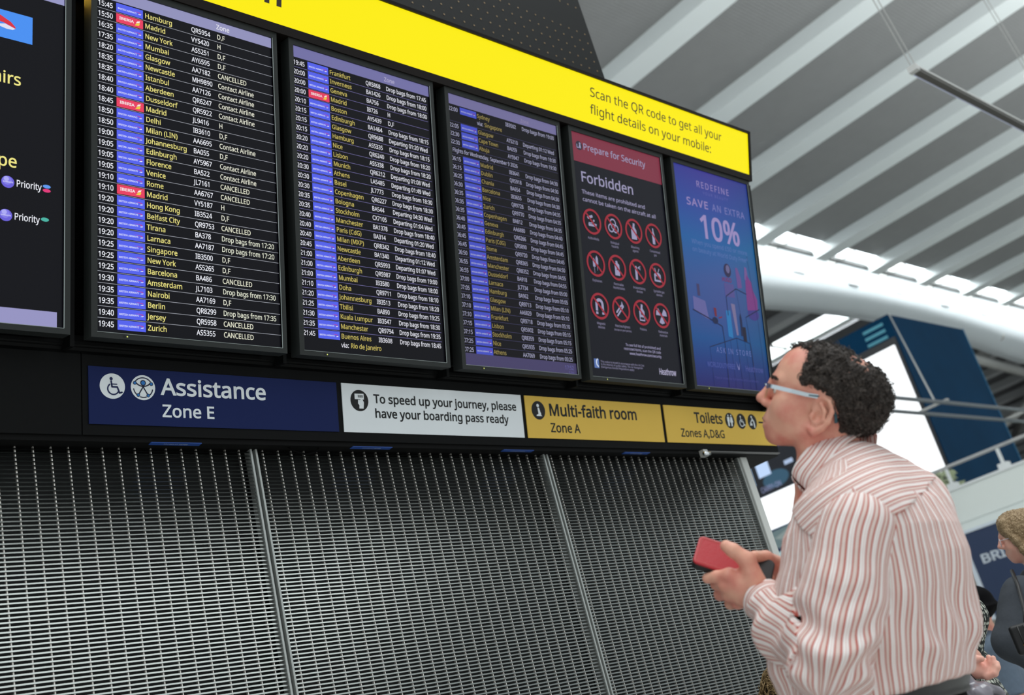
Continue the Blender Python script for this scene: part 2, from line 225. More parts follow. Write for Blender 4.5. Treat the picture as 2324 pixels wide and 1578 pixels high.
    'c': (235, [[147, -5, 114, -1, 85, 9, 61, 27, 42, 53, 31, 88, 27, 130, 31, 174, 43, 209, 62, 235, 87, 253, 117, 264, 150, 268, 189, 263, 219, 253, 206, 218, 178, 226, 149, 230, 125, 227, 105, 219, 90, 205, 80, 185, 74, 161, 72, 130, 74, 101, 80, 77, 90, 58, 105, 44, 124, 35, 147, 32, 185, 37, 215, 48, 215, 9, 186, -1]]),
    'd': (301, [[135, -5, 104, -1, 78, 10, 56, 29, 40, 56, 30, 90, 27, 131, 30, 172, 40, 206, 57, 233, 79, 252, 105, 264, 135, 268, 171, 262, 198, 249, 217, 229, 220, 229, 218, 248, 217, 268, 217, 373, 260, 373, 260, 0, 225, 0, 219, 35, 217, 35, 198, 15, 171, 0], [142, 31, 177, 37, 200, 54, 213, 82, 217, 123, 217, 130, 213, 174, 201, 206, 178, 225, 141, 232, 111, 225, 89, 204, 76, 172, 72, 130, 76, 88, 89, 57, 111, 37]]),
    'e': (276, [[143, 268, 175, 264, 201, 253, 223, 235, 238, 212, 248, 183, 251, 149, 251, 123, 72, 123, 78, 84, 94, 55, 121, 38, 155, 32, 200, 37, 240, 50, 240, 12, 200, -1, 153, -5, 118, -1, 88, 10, 62, 29, 43, 56, 31, 89, 27, 129, 31, 169, 41, 203, 59, 231, 82, 251, 110, 263], [143, 232, 115, 227, 94, 212, 80, 189, 73, 157, 206, 157, 205, 178, 200, 197, 191, 211, 179, 223, 163, 230]]),
    'f': (169, [[163, 229, 97, 229, 97, 0, 53, 0, 53, 229, 7, 229, 7, 250, 53, 264, 53, 279, 56, 310, 63, 334, 76, 353, 93, 365, 114, 373, 139, 375, 167, 372, 190, 366, 178, 332, 160, 337, 139, 340, 120, 336, 107, 325, 99, 307, 97, 280, 97, 263, 163, 263]]),
    'g': (301, [[135, 268, 159, 265, 182, 258, 201, 245, 217, 228, 220, 228, 225, 263, 260, 263, 260, -4, 257, -39, 247, -67, 231, -89, 208, -105, 179, -114, 142, -118, 90, -113, 48, -101, 48, -61, 91, -76, 145, -82, 175, -77, 198, -62, 212, -39, 217, -8, 217, 2, 218, 19, 219, 35, 217, 35, 201, 17, 183, 5, 161, -2, 135, -5, 104, -1, 77, 11, 56, 31, 34, 74, 27, 131, 34, 187, 56, 231, 77, 251, 104, 264], [141, 231, 120, 228, 103, 220, 90, 205, 80, 185, 74, 160, 72, 130, 76, 88, 89, 56, 111, 37, 142, 30, 176, 36, 189, 42, 200, 52, 213, 80, 218, 121, 218, 131, 216, 163, 210, 189, 199, 208, 184, 221, 165, 229]]),
    'h': (303, [[85, 263, 84, 244, 82, 226, 85, 226, 106, 249, 135, 262, 167, 267, 196, 265, 220, 257, 239, 244, 252, 226, 261, 202, 263, 171, 263, 0, 221, 0, 221, 168, 217, 196, 206, 216, 188, 227, 162, 231, 136, 229, 116, 220, 101, 207, 92, 188, 87, 164, 85, 136, 85, 0, 42, 0, 42, 373, 85, 373]]),
    'i': (126, [[85, 263, 85, 0, 42, 0, 42, 263], [64, 361, 81, 355, 87, 346, 89, 334, 87, 322, 81, 313, 64, 306, 54, 308, 46, 313, 40, 322, 38, 334, 40, 346, 46, 355, 54, 360]]),
    'j': (126, [[11, -118, -11, -116, -27, -112, -27, -77, -12, -80, 5, -82, 20, -80, 31, -73, 39, -61, 42, -41, 42, 263, 85, 263, 85, -39, 83, -62, 77, -81, 67, -97, 53, -108, 34, -115], [38, 334, 40, 346, 46, 355, 54, 360, 64, 361, 81, 355, 87, 346, 89, 334, 87, 322, 81, 313, 64, 306, 54, 308, 46, 313, 40, 322]]),
    'k': (262, [[84, 178, 84, 157, 82, 135, 84, 135, 93, 147, 105, 162, 116, 174, 200, 263, 250, 263, 144, 150, 257, 0, 205, 0, 114, 123, 84, 97, 84, 0, 42, 0, 42, 373, 84, 373]]),
    'l': (126, [[85, 0, 42, 0, 42, 373, 85, 373]]),
    'm': (458, [[330, 268, 369, 262, 397, 245, 413, 215, 419, 171, 419, 0, 376, 0, 376, 169, 373, 196, 363, 216, 346, 227, 323, 231, 290, 226, 268, 209, 256, 182, 251, 145, 251, 0, 209, 0, 209, 169, 203, 204, 196, 216, 185, 225, 172, 230, 155, 231, 131, 229, 113, 220, 100, 207, 91, 188, 86, 165, 85, 136, 85, 0, 42, 0, 42, 263, 76, 263, 83, 227, 85, 227, 106, 250, 132, 263, 163, 268, 191, 265, 213, 257, 231, 243, 243, 224, 246, 224, 261, 243, 282, 257, 305, 265]]),
    'n': (303, [[168, 268, 209, 262, 239, 245, 257, 215, 263, 171, 263, 0, 221, 0, 221, 168, 217, 196, 206, 216, 188, 227, 162, 231, 125, 225, 101, 207, 89, 177, 85, 136, 85, 0, 42, 0, 42, 263, 76, 263, 83, 227, 85, 227, 107, 250, 136, 263]]),
    'o': (297, [[270, 132, 268, 101, 262, 74, 251, 50, 237, 31, 219, 15, 198, 4, 174, -3, 148, -5, 123, -3, 100, 4, 79, 15, 61, 31, 47, 50, 36, 74, 29, 101, 27, 132, 31, 172, 42, 206, 60, 232, 84, 252, 114, 264, 149, 268, 183, 264, 212, 252, 236, 232, 255, 206, 266, 172], [72, 132, 74, 103, 80, 78, 90, 58, 105, 43, 124, 34, 149, 31, 173, 34, 192, 43, 207, 58, 217, 78, 223, 103, 225, 132, 223, 161, 217, 185, 207, 205, 192, 219, 172, 228, 148, 231, 113, 225, 90, 205, 76, 173]]),
    'p': (301, [[167, 268, 197, 264, 223, 253, 245, 234, 261, 207, 271, 173, 275, 132, 271, 91, 261, 57, 245, 30, 223, 11, 197, -1, 166, -5, 130, 0, 104, 14, 85, 33, 82, 33, 84, 12, 85, -10, 85, -118, 42, -118, 42, 263, 77, 263, 83, 227, 85, 227, 104, 248, 130, 262], [159, 231, 135, 229, 116, 221, 102, 209, 93, 191, 87, 168, 85, 140, 85, 132, 87, 102, 92, 77, 101, 57, 115, 43, 134, 34, 160, 31, 182, 34, 199, 44, 213, 60, 222, 80, 228, 105, 230, 132, 226, 173, 212, 204, 190, 225]]),
    'q': (301, [[217, -5, 217, 15, 219, 35, 216, 35, 203, 20, 185, 7, 162, -2, 134, -5, 104, -1, 78, 10, 57, 29, 40, 56, 30, 90, 27, 131, 30, 172, 41, 206, 57, 233, 79, 252, 105, 264, 135, 268, 163, 265, 186, 256, 203, 243, 217, 227, 219, 227, 225, 263, 260, 263, 260, -118, 217, -118], [142, 31, 166, 33, 186, 41, 200, 53, 209, 71, 215, 94, 217, 122, 217, 130, 213, 174, 200, 206, 177, 225, 141, 232, 110, 225, 89, 204, 76, 172, 72, 130, 76, 88, 89, 57, 111, 37]]),
    'r': (202, [[164, 268, 180, 267, 195, 265, 190, 225, 176, 227, 161, 228, 132, 222, 108, 204, 91, 176, 85, 140, 85, 0, 42, 0, 42, 263, 77, 263, 82, 215, 84, 215, 104, 241, 131, 261, 147, 266]]),
    's': (235, [[213, 73, 210, 49, 200, 30, 185, 15, 164, 4, 138, -3, 108, -5, 61, 0, 25, 12, 25, 51, 63, 37, 109, 30, 137, 33, 156, 40, 167, 53, 171, 69, 166, 86, 146, 102, 106, 120, 63, 139, 47, 150, 35, 163, 27, 178, 25, 198, 32, 228, 52, 250, 84, 263, 124, 268, 168, 263, 207, 250, 193, 216, 158, 227, 121, 232, 97, 230, 80, 224, 70, 214, 66, 200, 73, 182, 94, 167, 134, 150, 176, 131, 192, 121, 203, 108, 210, 92]]),
    't': (177, [[129, 30, 150, 32, 166, 36, 166, 3, 147, -3, 122, -5, 102, -3, 84, 2, 68, 12, 56, 27, 48, 48, 45, 76, 45, 229, 8, 229, 8, 250, 46, 267, 63, 323, 88, 323, 88, 263, 164, 263, 164, 229, 88, 229, 88, 77, 91, 57, 100, 42, 113, 33]]),
    'u': (303, [[261, 263, 261, 0, 226, 0, 220, 35, 218, 35, 196, 12, 167, -1, 134, -5, 105, -2, 82, 5, 63, 18, 50, 36, 41, 60, 39, 91, 39, 263, 82, 263, 82, 94, 86, 66, 97, 47, 115, 35, 141, 31, 167, 34, 187, 42, 201, 56, 211, 74, 216, 98, 218, 126, 218, 263]]),
    'v': (249, [[100, 0, 0, 263, 46, 263, 102, 108, 110, 84, 118, 59, 123, 38, 125, 38, 131, 59, 139, 84, 147, 108, 203, 263, 249, 263, 149, 0]]),
    'w': (385, [[211, 149, 205, 169, 200, 188, 196, 205, 193, 218, 191, 218, 188, 205, 185, 188, 180, 168, 174, 148, 126, 0, 77, 0, 5, 263, 50, 263, 86, 123, 94, 94, 100, 67, 103, 45, 105, 45, 109, 59, 113, 78, 118, 98, 123, 115, 170, 263, 217, 263, 262, 115, 269, 91, 275, 66, 279, 45, 281, 45, 285, 66, 291, 93, 299, 123, 336, 263, 380, 263, 307, 0, 256, 0]]),
    'x': (259, [[104, 134, 13, 263, 62, 263, 130, 164, 197, 263, 246, 263, 155, 134, 250, 0, 201, 0, 130, 105, 57, 0, 9, 0]]),
    'y': (250, [[0, 263, 47, 263, 103, 113, 112, 88, 120, 64, 125, 42, 127, 42, 137, 74, 150, 114, 203, 263, 250, 263, 137, -36, 115, -79, 101, -95, 85, -108, 65, -115, 41, -118, 21, -116, 5, -114, 5, -79, 18, -81, 34, -82, 61, -77, 79, -61, 93, -36, 106, -1]]),
    'z': (230, [[211, 0, 19, 0, 19, 28, 160, 229, 27, 229, 27, 263, 208, 263, 208, 230, 69, 33, 211, 33]]),
    '£': (280, [[164, 354, 212, 349, 250, 334, 235, 300, 203, 313, 165, 319, 140, 315, 122, 304, 111, 285, 107, 257, 107, 189, 207, 189, 207, 157, 107, 157, 107, 106, 103, 73, 90, 52, 74, 39, 262, 39, 262, 0, 16, 0, 16, 36, 41, 48, 58, 70, 63, 86, 64, 105, 64, 157, 17, 157, 17, 189, 64, 189, 64, 262, 67, 289, 76, 312, 91, 330, 111, 343, 136, 352]]),
    ' ': (127, []),
}

def cross2(o, a, b): return (a[0] - o[0]) * (b[1] - o[1]) - (a[1] - o[1]) * (b[0] - o[0])
def within(p, l):
    return sum((l[i - 1][1] > p[1]) != (l[i][1] > p[1]) and p[0] < (l[i][0] - l[i - 1][0]) * (p[1] - l[i - 1][1]) / (l[i][1] - l[i - 1][1]) + l[i - 1][0] for i in range(len(l))) % 2 == 1
def clip_ears(loops):
    """outline (first) with holes -> one ring joined by bridges -> triangles"""
    area = lambda l: sum(l[i - 1][0] * l[i][1] - l[i][0] * l[i - 1][1] for i in range(len(l)))
    pts = []; rings = []
    for j, l in enumerate(loops):
        if (area(l) > 0) != (j == 0): l = l[::-1]
        rings.append(list(range(len(pts), len(pts) + len(l)))); pts += l
    ring = rings[0]
    def hits(a, b, idx):
        for r in [ring] + idx:
            for i in range(len(r)):
                c, d = pts[r[i - 1]], pts[r[i]]
                if a in (c, d) or b in (c, d): continue
                if cross2(a, b, c) * cross2(a, b, d) < 0 and cross2(c, d, a) * cross2(c, d, b) < 0: return True
        return False
    holes = sorted(rings[1:], key=lambda r: -max(pts[i][0] for i in r))
    for n_, h in enumerate(holes):
        best = None
        for hi, p in enumerate(h):
            for ri, q in enumerate(ring):
                if ring.count(q) > 1: continue
                dd = (pts[p][0] - pts[q][0]) ** 2 + (pts[p][1] - pts[q][1]) ** 2
                if (best is None or dd < best[0]) and not hits(pts[p], pts[q], holes[n_:]): best = (dd, hi, ri)
        _, hi, ri = best
        ring = ring[:ri + 1] + h[hi:] + h[:hi + 1] + ring[ri:]
    tris = []; r = ring[:]
    while len(r) > 3:
        pick = None
        for i in range(len(r)):
            a, b, c = r[i - 1], r[i], r[(i + 1) % len(r)]
            k = cross2(pts[a], pts[b], pts[c])
            if k <= 1e-12: continue
            if any(m not in (a, b, c) and pts[m] not in (pts[a], pts[b], pts[c]) and cross2(pts[a], pts[b], pts[m]) >= 0 and cross2(pts[b], pts[c], pts[m]) >= 0 and cross2(pts[c], pts[a], pts[m]) >= 0 for m in r): continue
            pick = i; break
        if pick is None:
            pick = max(range(len(r)), key=lambda i: cross2(pts[r[i - 1]], pts[r[i]], pts[r[(i + 1) % len(r)]]))
            if cross2(pts[r[pick - 1]], pts[r[pick]], pts[r[(pick + 1) % len(r)]]) <= 0: r.pop(pick); continue
        tris.append((r[pick - 1], r[pick], r[(pick + 1) % len(r)])); r.pop(pick)
    tris.append(tuple(r))
    return pts, tris
GLYPHS = {}
def grow(pts, d):
    """outline moved outwards by d (holes run the other way round, so they shrink)"""
    n = len(pts); out = []
    for i in range(n):
        ax, ay = pts[i - 1]; bx_, by_ = pts[i]; cx_, cy_ = pts[(i + 1) % n]
        ux, uy = bx_ - ax, by_ - ay; vx, vy = cx_ - bx_, cy_ - by_
        lu = math.hypot(ux, uy) or 1; lv_ = math.hypot(vx, vy) or 1
        nx, ny = -uy / lu - vy / lv_, ux / lu + vx / lv_; l = math.hypot(nx, ny)
        if l < 0.5: out.append((bx_, by_)); continue
        nx, ny = nx / l, ny / l; k = min(1.6, 1 / max(0.3, l / 2))
        out.append((bx_ + nx * d * k, by_ + ny * d * k))
    return out
def glyph(ch, bold):
    if (ch, bold) not in GLYPHS:
        adv, cs = LETTERS[ch]; k = 0.682 / 350; loops = []
        for c in cs:
            p = [(c[i], c[i + 1]) for i in range(0, len(c), 2)]
            p = [q for i, q in enumerate(p) if q != p[i - 1]]
            loops.append([(x * k, y * k) for x, y in p])
        sarea = lambda l: sum(l[i - 1][0] * l[i][1] - l[i][0] * l[i - 1][1] for i in range(len(l))) / 2
        outer = [l for l in loops if sarea(l) < 0]; vs = []; fs = []
        for o_ in outer:                      # each outline with the holes that lie in it
            p_, t = clip_ears([o_] + [l for l in loops if sarea(l) > 0 and within(l[0], o_)])
            fs += [tuple(i + len(vs) for i in f) for f in t]; vs += p_
        moved = {}
        for l in loops: moved.update(zip(l, grow(l, bold)))
        vs = [moved[q] for q in vs]
        GLYPHS[ch, bold] = (vs, fs, adv * k)
    return GLYPHS[ch, bold]

def tag(o, label=None, cat=None, group=None, kind=None):
    for k, v in (('label', label), ('category', cat), ('group', group), ('kind', kind)):
        if v: o[k] = v
    return o
def empty(name, loc=(0, 0, 0), mtx=None):
    o = bpy.data.objects.new(name, None); COL.objects.link(o); o.empty_display_size = 0.1
    if mtx is not None: o.matrix_world = mtx
    else: o.location = loc
    return o
def plane_frame(x, y, z, tilt):
    """x along the wall, local y up the leaning face, local z out of it"""
    c, s_ = math.cos(tilt), math.sin(tilt)
    return Matrix(((1, 0, 0, x), (0, -s_, -c, y), (0, c, -s_, z), (0, 0, 0, 1)))
def part_label(o, t): o['label'] = t; return o

M_BLACK = mat('black_powder_coat', (0.0045, 0.0048, 0.005, 1), 0.6, spec=0.12, noise=0.15, nscale=90)
M_RECESS = mat('black_recess', (0.003, 0.003, 0.003, 1), 0.9, spec=0.05)
M_BEZEL = mat('bezel_plastic', (0.021, 0.024, 0.023, 1), 0.55, spec=0.3, bump=0.12, nscale=900)
M_LIT = attr_mat('lit_screen_image', 1.0, 0.35, 0.15)
M_PRINT = attr_mat('printed_vinyl', 0.0, 0.45, 0.35)
M_ALU = mat('anodised_aluminium', (0.20, 0.215, 0.208, 1), 0.27, 1.0, noise=0.05, nscale=25)
M_WHITE = mat('white_paint', (0.72, 0.74, 0.73, 1), 0.5)
M_ROOF = mat('grey_roof_deck', (0.26, 0.262, 0.262, 1), 0.8, noise=0.06, nscale=2)
M_RIB = mat('white_roof_rib', (0.80, 0.85, 0.85, 1), 0.6)
M_STEEL = mat('pale_steel', (0.50, 0.50, 0.48, 1), 0.45, 0.3)

# ------------------------------------------------------------------ the setting
def struct(o): o['kind'] = 'structure'; return o
struct(MB().box(-14, 130, -16, 70, -0.2, 0.0).build('floor', mat('grey_terrazzo', (0.52, 0.52, 0.50, 1), 0.35, noise=0.12, nscale=30)))
def corrugate(m):
    nt = m.node_tree; b = nt.nodes['Principled BSDF']
    tc = nt.nodes.new('ShaderNodeTexCoord'); wv = nt.nodes.new('ShaderNodeTexWave'); wv.bands_direction = 'Y'
    wv.inputs['Scale'].default_value = 3.2; wv.inputs['Distortion'].default_value = 0.0
    nt.links.new(tc.outputs['Object'], wv.inputs['Vector'])
    bp = nt.nodes.new('ShaderNodeBump'); bp.inputs['Strength'].default_value = 0.25; bp.inputs['Distance'].default_value = 0.02
    nt.links.new(wv.outputs['Fac'], bp.inputs['Height']); nt.links.new(bp.outputs[0], b.inputs['Normal'])
corrugate(M_ROOF)
ZR = 17.92
roof = MB().box(8, 125, 0.0, 18.0, ZR, ZR + 0.3)
for i in range(22):
    roof.box(8 + i * 5.2, 8.12 + i * 5.2, 0.0, 0.1, ZR - 0.02, ZR)
ceil = struct(roof.build('ceiling', M_ROOF))
for k in range(-2, 23):
    x = 21.45 + 4.35 * k
    r = MB().prism_x([(0, 0)] * 0 or [(-4, ZR - 0.002), (-4, ZR - 0.45), (18.6, ZR - 0.45), (18.6, ZR - 0.002)], x - 0.42, x + 0.42)
    r.build('rib', M_RIB, ceil)
    if k > 0:      # bars that divide the roof-edge skylight
        MB().box(x + 1.95, x + 2.07, 18.0, 19.3, ZR - 0.1, ZR + 0.15).build('skylight_bar', M_STEEL, ceil)
MB().box(8, 125, 18.55, 18.67, ZR - 0.3, ZR - 0.12).build('skylight_rail', mat('dark_steel', (0.06, 0.065, 0.065, 1), 0.5), ceil)
# the far bay of roof beyond the skylight, with its own roof lights
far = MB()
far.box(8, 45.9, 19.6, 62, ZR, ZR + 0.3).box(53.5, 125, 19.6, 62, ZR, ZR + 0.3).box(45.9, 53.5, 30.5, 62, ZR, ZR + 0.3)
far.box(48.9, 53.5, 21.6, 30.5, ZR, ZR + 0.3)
c2 = struct(far.build('ceiling', mat('shaded_roof_deck', (0.075, 0.075, 0.08, 1), 0.8, noise=0.06, nscale=2)))  # the far bay's lack of light is put into a darker deck colour
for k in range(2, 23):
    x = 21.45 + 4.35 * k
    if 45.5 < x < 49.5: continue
    MB().box(x - 0.4, x + 0.4, 19.6, 62, ZR - 0.45, ZR - 0.002).build('rib', mat('shaded_roof_rib', (0.42, 0.43, 0.44, 1), 0.6), c2)  # far ribs greyer than the near ones: shade put into the colour
for y in (22, 26, 30):
    MB().box(45.9, 48.9, y - 0.1, y + 0.1, ZR - 0.1, ZR + 0.1).build('skylight_bar', M_STEEL, c2)
MB().box(47.1, 47.7, 19.6, 62, ZR - 0.3, ZR + 0.1).build('skylight_rail', M_RIB, c2)
for i in range(4):
    MB().box(49.6 + i * 1.1, 49.7 + i * 1.1, 19.6, 21.7, ZR - 0.1, ZR + 0.1).build('skylight_bar', M_STEEL, c2)
M_SKY = mat('skylight_glass', (0.8, 0.85, 0.88, 1), 0.3, emit=(0.93, 0.98, 1.0, 1), estr=1.8)
struct(MB().box(8, 125, 17.5, 21.0, 19.5, 19.55).build('window_1', M_SKY))
struct(MB().box(45.0, 54.0, 21.05, 31.5, 19.5, 19.55).build('window_2', M_SKY))
# diagonal struts carrying the far bay
for (x0, y0, z0, x1, y1, z1) in ((58, 20, 16.6, 74, 34, 17.4), (64, 20, 16.4, 92, 34, 17.4), (70, 20, 16.3, 76, 40, 12.5), (84, 20, 16.3, 84, 40, 12.0), (52, 21.7, 16.4, 66, 21.7, 15.6), (66, 21.7, 15.6, 92, 21.7, 15.4)):
    MB().tube([(x0, y0, z0), (x1, y1, z1)], 0.28, 8).build('strut', M_STEEL, c2, True)
# bowed white girder below the skylight
g = MB(); n = 40; prof = [(19.2, 18.5), (19.45, 18.4), (19.6, 17.6), (19.75, 16.9), (20.0, 16.5), (20.5, 16.3), (21.1, 16.35), (21.3, 17.2), (21.3, 18.5)]
for i in range(n + 1):
    x = 8 + i * 3.0; dz = -0.95 * ((x - 47) / 14) ** 2 if abs(x - 47) < 14 else -0.95
    for j, (y, z) in enumerate(prof): g.v.append((x, y, z + (dz + 0.45) * max(0, min(1, (18.4 - z) / 2.0))))
K = len(prof)
for i in range(n):
    for j in range(K):
        a = i * K + j; b = i * K + (j + 1) % K; g.f.append((a, b, b + K, a + K))
girder = struct(g.build('trim_1', mat('white_girder', (0.74, 0.79, 0.82, 1), 0.45), None, True)); girder['label'] = 'bowed white roof girder below the skylight'
# far walls
struct(MB().box(124, 124.4, -16, 62, 0, 30).build('wall_right', mat('dim_far_wall', (0.10, 0.10, 0.11, 1), 0.8)))
struct(MB().box(8, 125, 62, 62.4, 0, ZR).build('wall_back', mat('dim_far_wall', (0.10, 0.10, 0.11, 1), 0.8)))

# ------------------------------------------------------------------ departures board
TAU = math.radians(14.835)
OX, OY, OZ = 0.50979, 2.58114, 1.38641 + CAM_Z
PITCH, WO, HO = 0.66044, 0.6083, 1.0644
STAU = math.radians(12.547); SY, SZ = 2.7311, 1.1956 + CAM_Z
XL, XR = -1.6, 4.452
def bl(t, n=0.0):          # a (y, z) point t up the screens' face, n out of it
    return (OY - math.sin(TAU) * t - math.cos(TAU) * n, OZ + math.cos(TAU) * t - math.sin(TAU) * n)
def sl(t, n=0.0):
    return (SY - math.sin(STAU) * t - math.cos(STAU) * n, SZ + math.cos(STAU) * t - math.sin(STAU) * n)
house = tag(empty('board_housing', (XL, 3.0, SZ)), 'long black leaning steel housing that carries the departure screens', 'display housing')
def hpart(name, mb, m):
    o = mb.build(name, m, house); o.matrix_parent_inverse = house.matrix_basis.inverted() if False else Matrix.Translation(-house.location)
    return o
# recessed back, side posts between screens, ledge, lettered fascia, soffit
hpart('back_panel', MB().prism_x([bl(-0.06, -0.131), bl(1.075, -0.131), (2.9, bl(1.05)[1]), (2.9, SZ + 0.2)], XL, XR), M_RECESS)
lg = [sl(0.215, 0.0), sl(0.25, -0.005), bl(0.006, -0.10), bl(-0.06, -0.131), (2.9, SZ + 0.2)]
hpart('ledge', MB().prism_x(lg, XL, XR), M_BLACK)
hpart('ledge_lip', MB().prism_x([sl(0.222, 0.006), sl(0.23, 0.006), sl(0.235, -0.02), sl(0.222, -0.02)], XL, XR), M_BLACK)
XE = 4.545
for a, b in ((XL, 1.1885), (1.1915, XE)):
    hpart('fascia', MB().prism_x([sl(-0.03), sl(0.196), sl(0.215, -0.012), (2.90, SZ + 0.2), (2.90, sl(-0.03)[1] + 0.012), (2.76, sl(-0.03)[1] + 0.012)], a, b), M_BLACK)
hpart('soffit', MB().box(XL, XE, 2.745, 2.93, SZ - 0.045, SZ - 0.012), mat('dark_soffit', (0.006, 0.006, 0.006, 1), 0.7, spec=0.1))
for k in range(-2, 7):
    xm = OX + k * PITCH - (PITCH - WO) / 2
    hpart('mullion', MB().prism_x([bl(-0.02, -0.05), bl(1.05, -0.05), bl(1.05, -0.13), bl(-0.02, -0.13)], xm - 0.006, xm + 0.006), M_BLACK)
    if k in (1, 2):
        hpart('cable', MB().tube([(xm + 0.02, *bl(0.9, -0.11)), (xm + 0.021, *bl(0.5, -0.10)), (xm + 0.018, *bl(0.36, -0.1))], 0.003, 6), M_RECESS)
hpart('hanging_cable', MB().tube([(1.84, 2.76, SZ - 0.04), (1.86, 2.755, SZ - 0.06), (1.90, 2.752, SZ - 0.072), (1.94, 2.755, SZ - 0.062), (1.955, 2.76, SZ - 0.046)], 0.003, 8), M_RECESS)
hpart('end_cap', MB().prism_x([bl(-0.05, -0.02), bl(1.055, -0.02), (2.9, bl(1.055)[1]), (2.9, SZ+0.2)], XR, XR + 0.012), M_BLACK)
tg = hpart('asset_tag', MB().poly([(-0.016, -0.03), (0.014, -0.034), (0.02, 0.03), (-0.004, 0.036)], 0, srgb(120, 122, 112)).rect(-0.006, -0.02, 0.004, 0.018, 0.0006, srgb(40, 40, 38)), M_PRINT)
tg.matrix_parent_inverse = Matrix.Identity(4); tg.matrix_world = plane_frame(1.145, *bl(0.36, -0.09), TAU)
tg.parent = house; tg.matrix_parent_inverse = Matrix.Translation(-house.location); tg['label'] = 'small pale barcode tag'

# yellow banner lightbox along the top
BT = math.radians(20.0); bx, by, bz = 4.43, 2.303, 2.51 + CAM_Z - 0.0 - 0.08 + 0.0
bz = 3.63 - 1.2 + CAM_Z
ban = tag(empty('banner_lightbox', mtx=plane_frame(0, by, bz, BT)), 'long glowing yellow lightbox banner along the top of the departure screens', 'lit sign')
BY0, BY1 = 0.0143, 0.2243
M_YEL = mat('yellow_acrylic', srgb(90, 80, 5), 0.4, spec=0.1, emit=srgb(248, 232, 12), estr=0.98)
MB().box(XL, 4.43, BY0, BY1, -0.03, 0.0).build('light_panel', M_YEL, ban)
fr = MB(); fr.box(XL, 4.44, BY0 - 0.03, BY0 - 0.0005, -0.30, 0.008).box(XL, 4.44, BY1 + 0.0005, BY1 + 0.012, -0.30, 0.008).box(4.4305, 4.442, BY0 - 0.03, BY1 + 0.012, -0.30, 0.008)
fr.box(XL, 4.43, BY0, BY1, -0.3, -0.035)
fr.build('frame', mat('brown_black_trim', (0.010, 0.007, 0.006, 1), 0.5, spec=0.15), ban)
dk = srgb(50, 36, 14); M_OPQ = attr_mat('opaque_vinyl', 0.0, 0.5)
lines(ban, 'lettering', M_OPQ, ('Scan the QR code to get all your', 3.285, 0.1390, 0.040, 0.001, dk, dict(width=0.925, bold=0.004)),
      ('flight details on your mobile:', 3.285, 0.0635, 0.040, 0.001, dk, dict(width=0.842, bold=0.004)),
      ('Departures information', 1.806, 0.0812, 0.098, 0.001, dk, dict(xs=0.9, bold=0.03, align='r')))

# perforated dark cladding rising behind the banner
clad = tag(empty('perforated_cladding', (XL, 2.62, 3.9)), 'dark perforated cladding panel rising behind the yellow banner', 'cladding panel')
def cpart(name, mb, m):
    o = mb.build(name, m, clad); o.matrix_parent_inverse = Matrix.Translation(-clad.location); return o
cpart('panel', MB().box(XL, 3.962, 2.6, 3.3, 3.7, 6.6), mat('charcoal_sheet', (0.007, 0.008, 0.008, 1), 0.6, spec=0.1, noise=0.1, nscale=3))
dots = MB()  # gold discs: yellow light behind the holes, put into their colour
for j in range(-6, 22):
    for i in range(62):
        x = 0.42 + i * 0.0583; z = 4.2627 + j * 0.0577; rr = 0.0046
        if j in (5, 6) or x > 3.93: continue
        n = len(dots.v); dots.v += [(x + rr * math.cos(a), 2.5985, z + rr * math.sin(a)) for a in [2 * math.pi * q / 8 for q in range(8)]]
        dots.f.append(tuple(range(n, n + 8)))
cpart('perforations', dots, mat('hole_glow_gold', srgb(128, 98, 46), 0.5))

# ------------------------------------------------------------------ the screens
BLUE, RED = srgb(82, 96, 236), srgb(230, 60, 94)
SHIFT = (0.001, 0.005, -0.0025, 0.0, -0.002, 0.004)
def mul(c, k): return (c[0] * k, c[1] * k, c[2] * k, 1)
def screen(k, label, base, group='portrait screens of the departures board'):
    r = tag(empty('information_screen', mtx=plane_frame(OX + k * PITCH + SHIFT[k], OY, OZ, TAU)), label, 'screen', group)
    b = (WO - 0.573) / 2; y0, y1 = 0.0165, 1.0441
    f = MB()
    f.box(0, WO, 0, y0, -0.05, 0).box(0, WO, y1, HO, -0.05, 0).box(0, b, y0, y1, -0.05, 0).box(WO - b, WO, y0, y1, -0.05, 0)
    f.box(0.03, WO - 0.03, 0.03, HO - 0.03, -0.11, -0.05)
    f.build('bezel', M_BEZEL, r)
    q = MB().box(b - 0.0012, WO - b + 0.0012, y0 - 0.0012, y0, -0.01, 0.0004).box(WO - b, WO - b + 0.0022, y0, y1, -0.01, 0.0004)
    q.build('bezel_edge', mat('bezel_bright_edge', (0.34, 0.38, 0.37, 1), 0.35, 0.5), r)
    d = MB().box(b, WO - b, y0, y1, -0.02, -0.0065)
    d.build('display_panel', mat('screen_glass_%d' % k, mul(base, 0.2), 0.3, spec=0.14, emit=base, estr=0.30), r)
    MB().disc(0.1005, 0.008, 0.0022, 0.0005, srgb(225, 235, 120), 12).build('indicator_light', M_LIT, r)
    if k < 4: MB().disc(0.092, 0.008, 0.004, 0.0004, (0.004, 0.004, 0.004, 1), 12).build('sensor', M_PRINT, r)
    return r
ZF = -0.0061
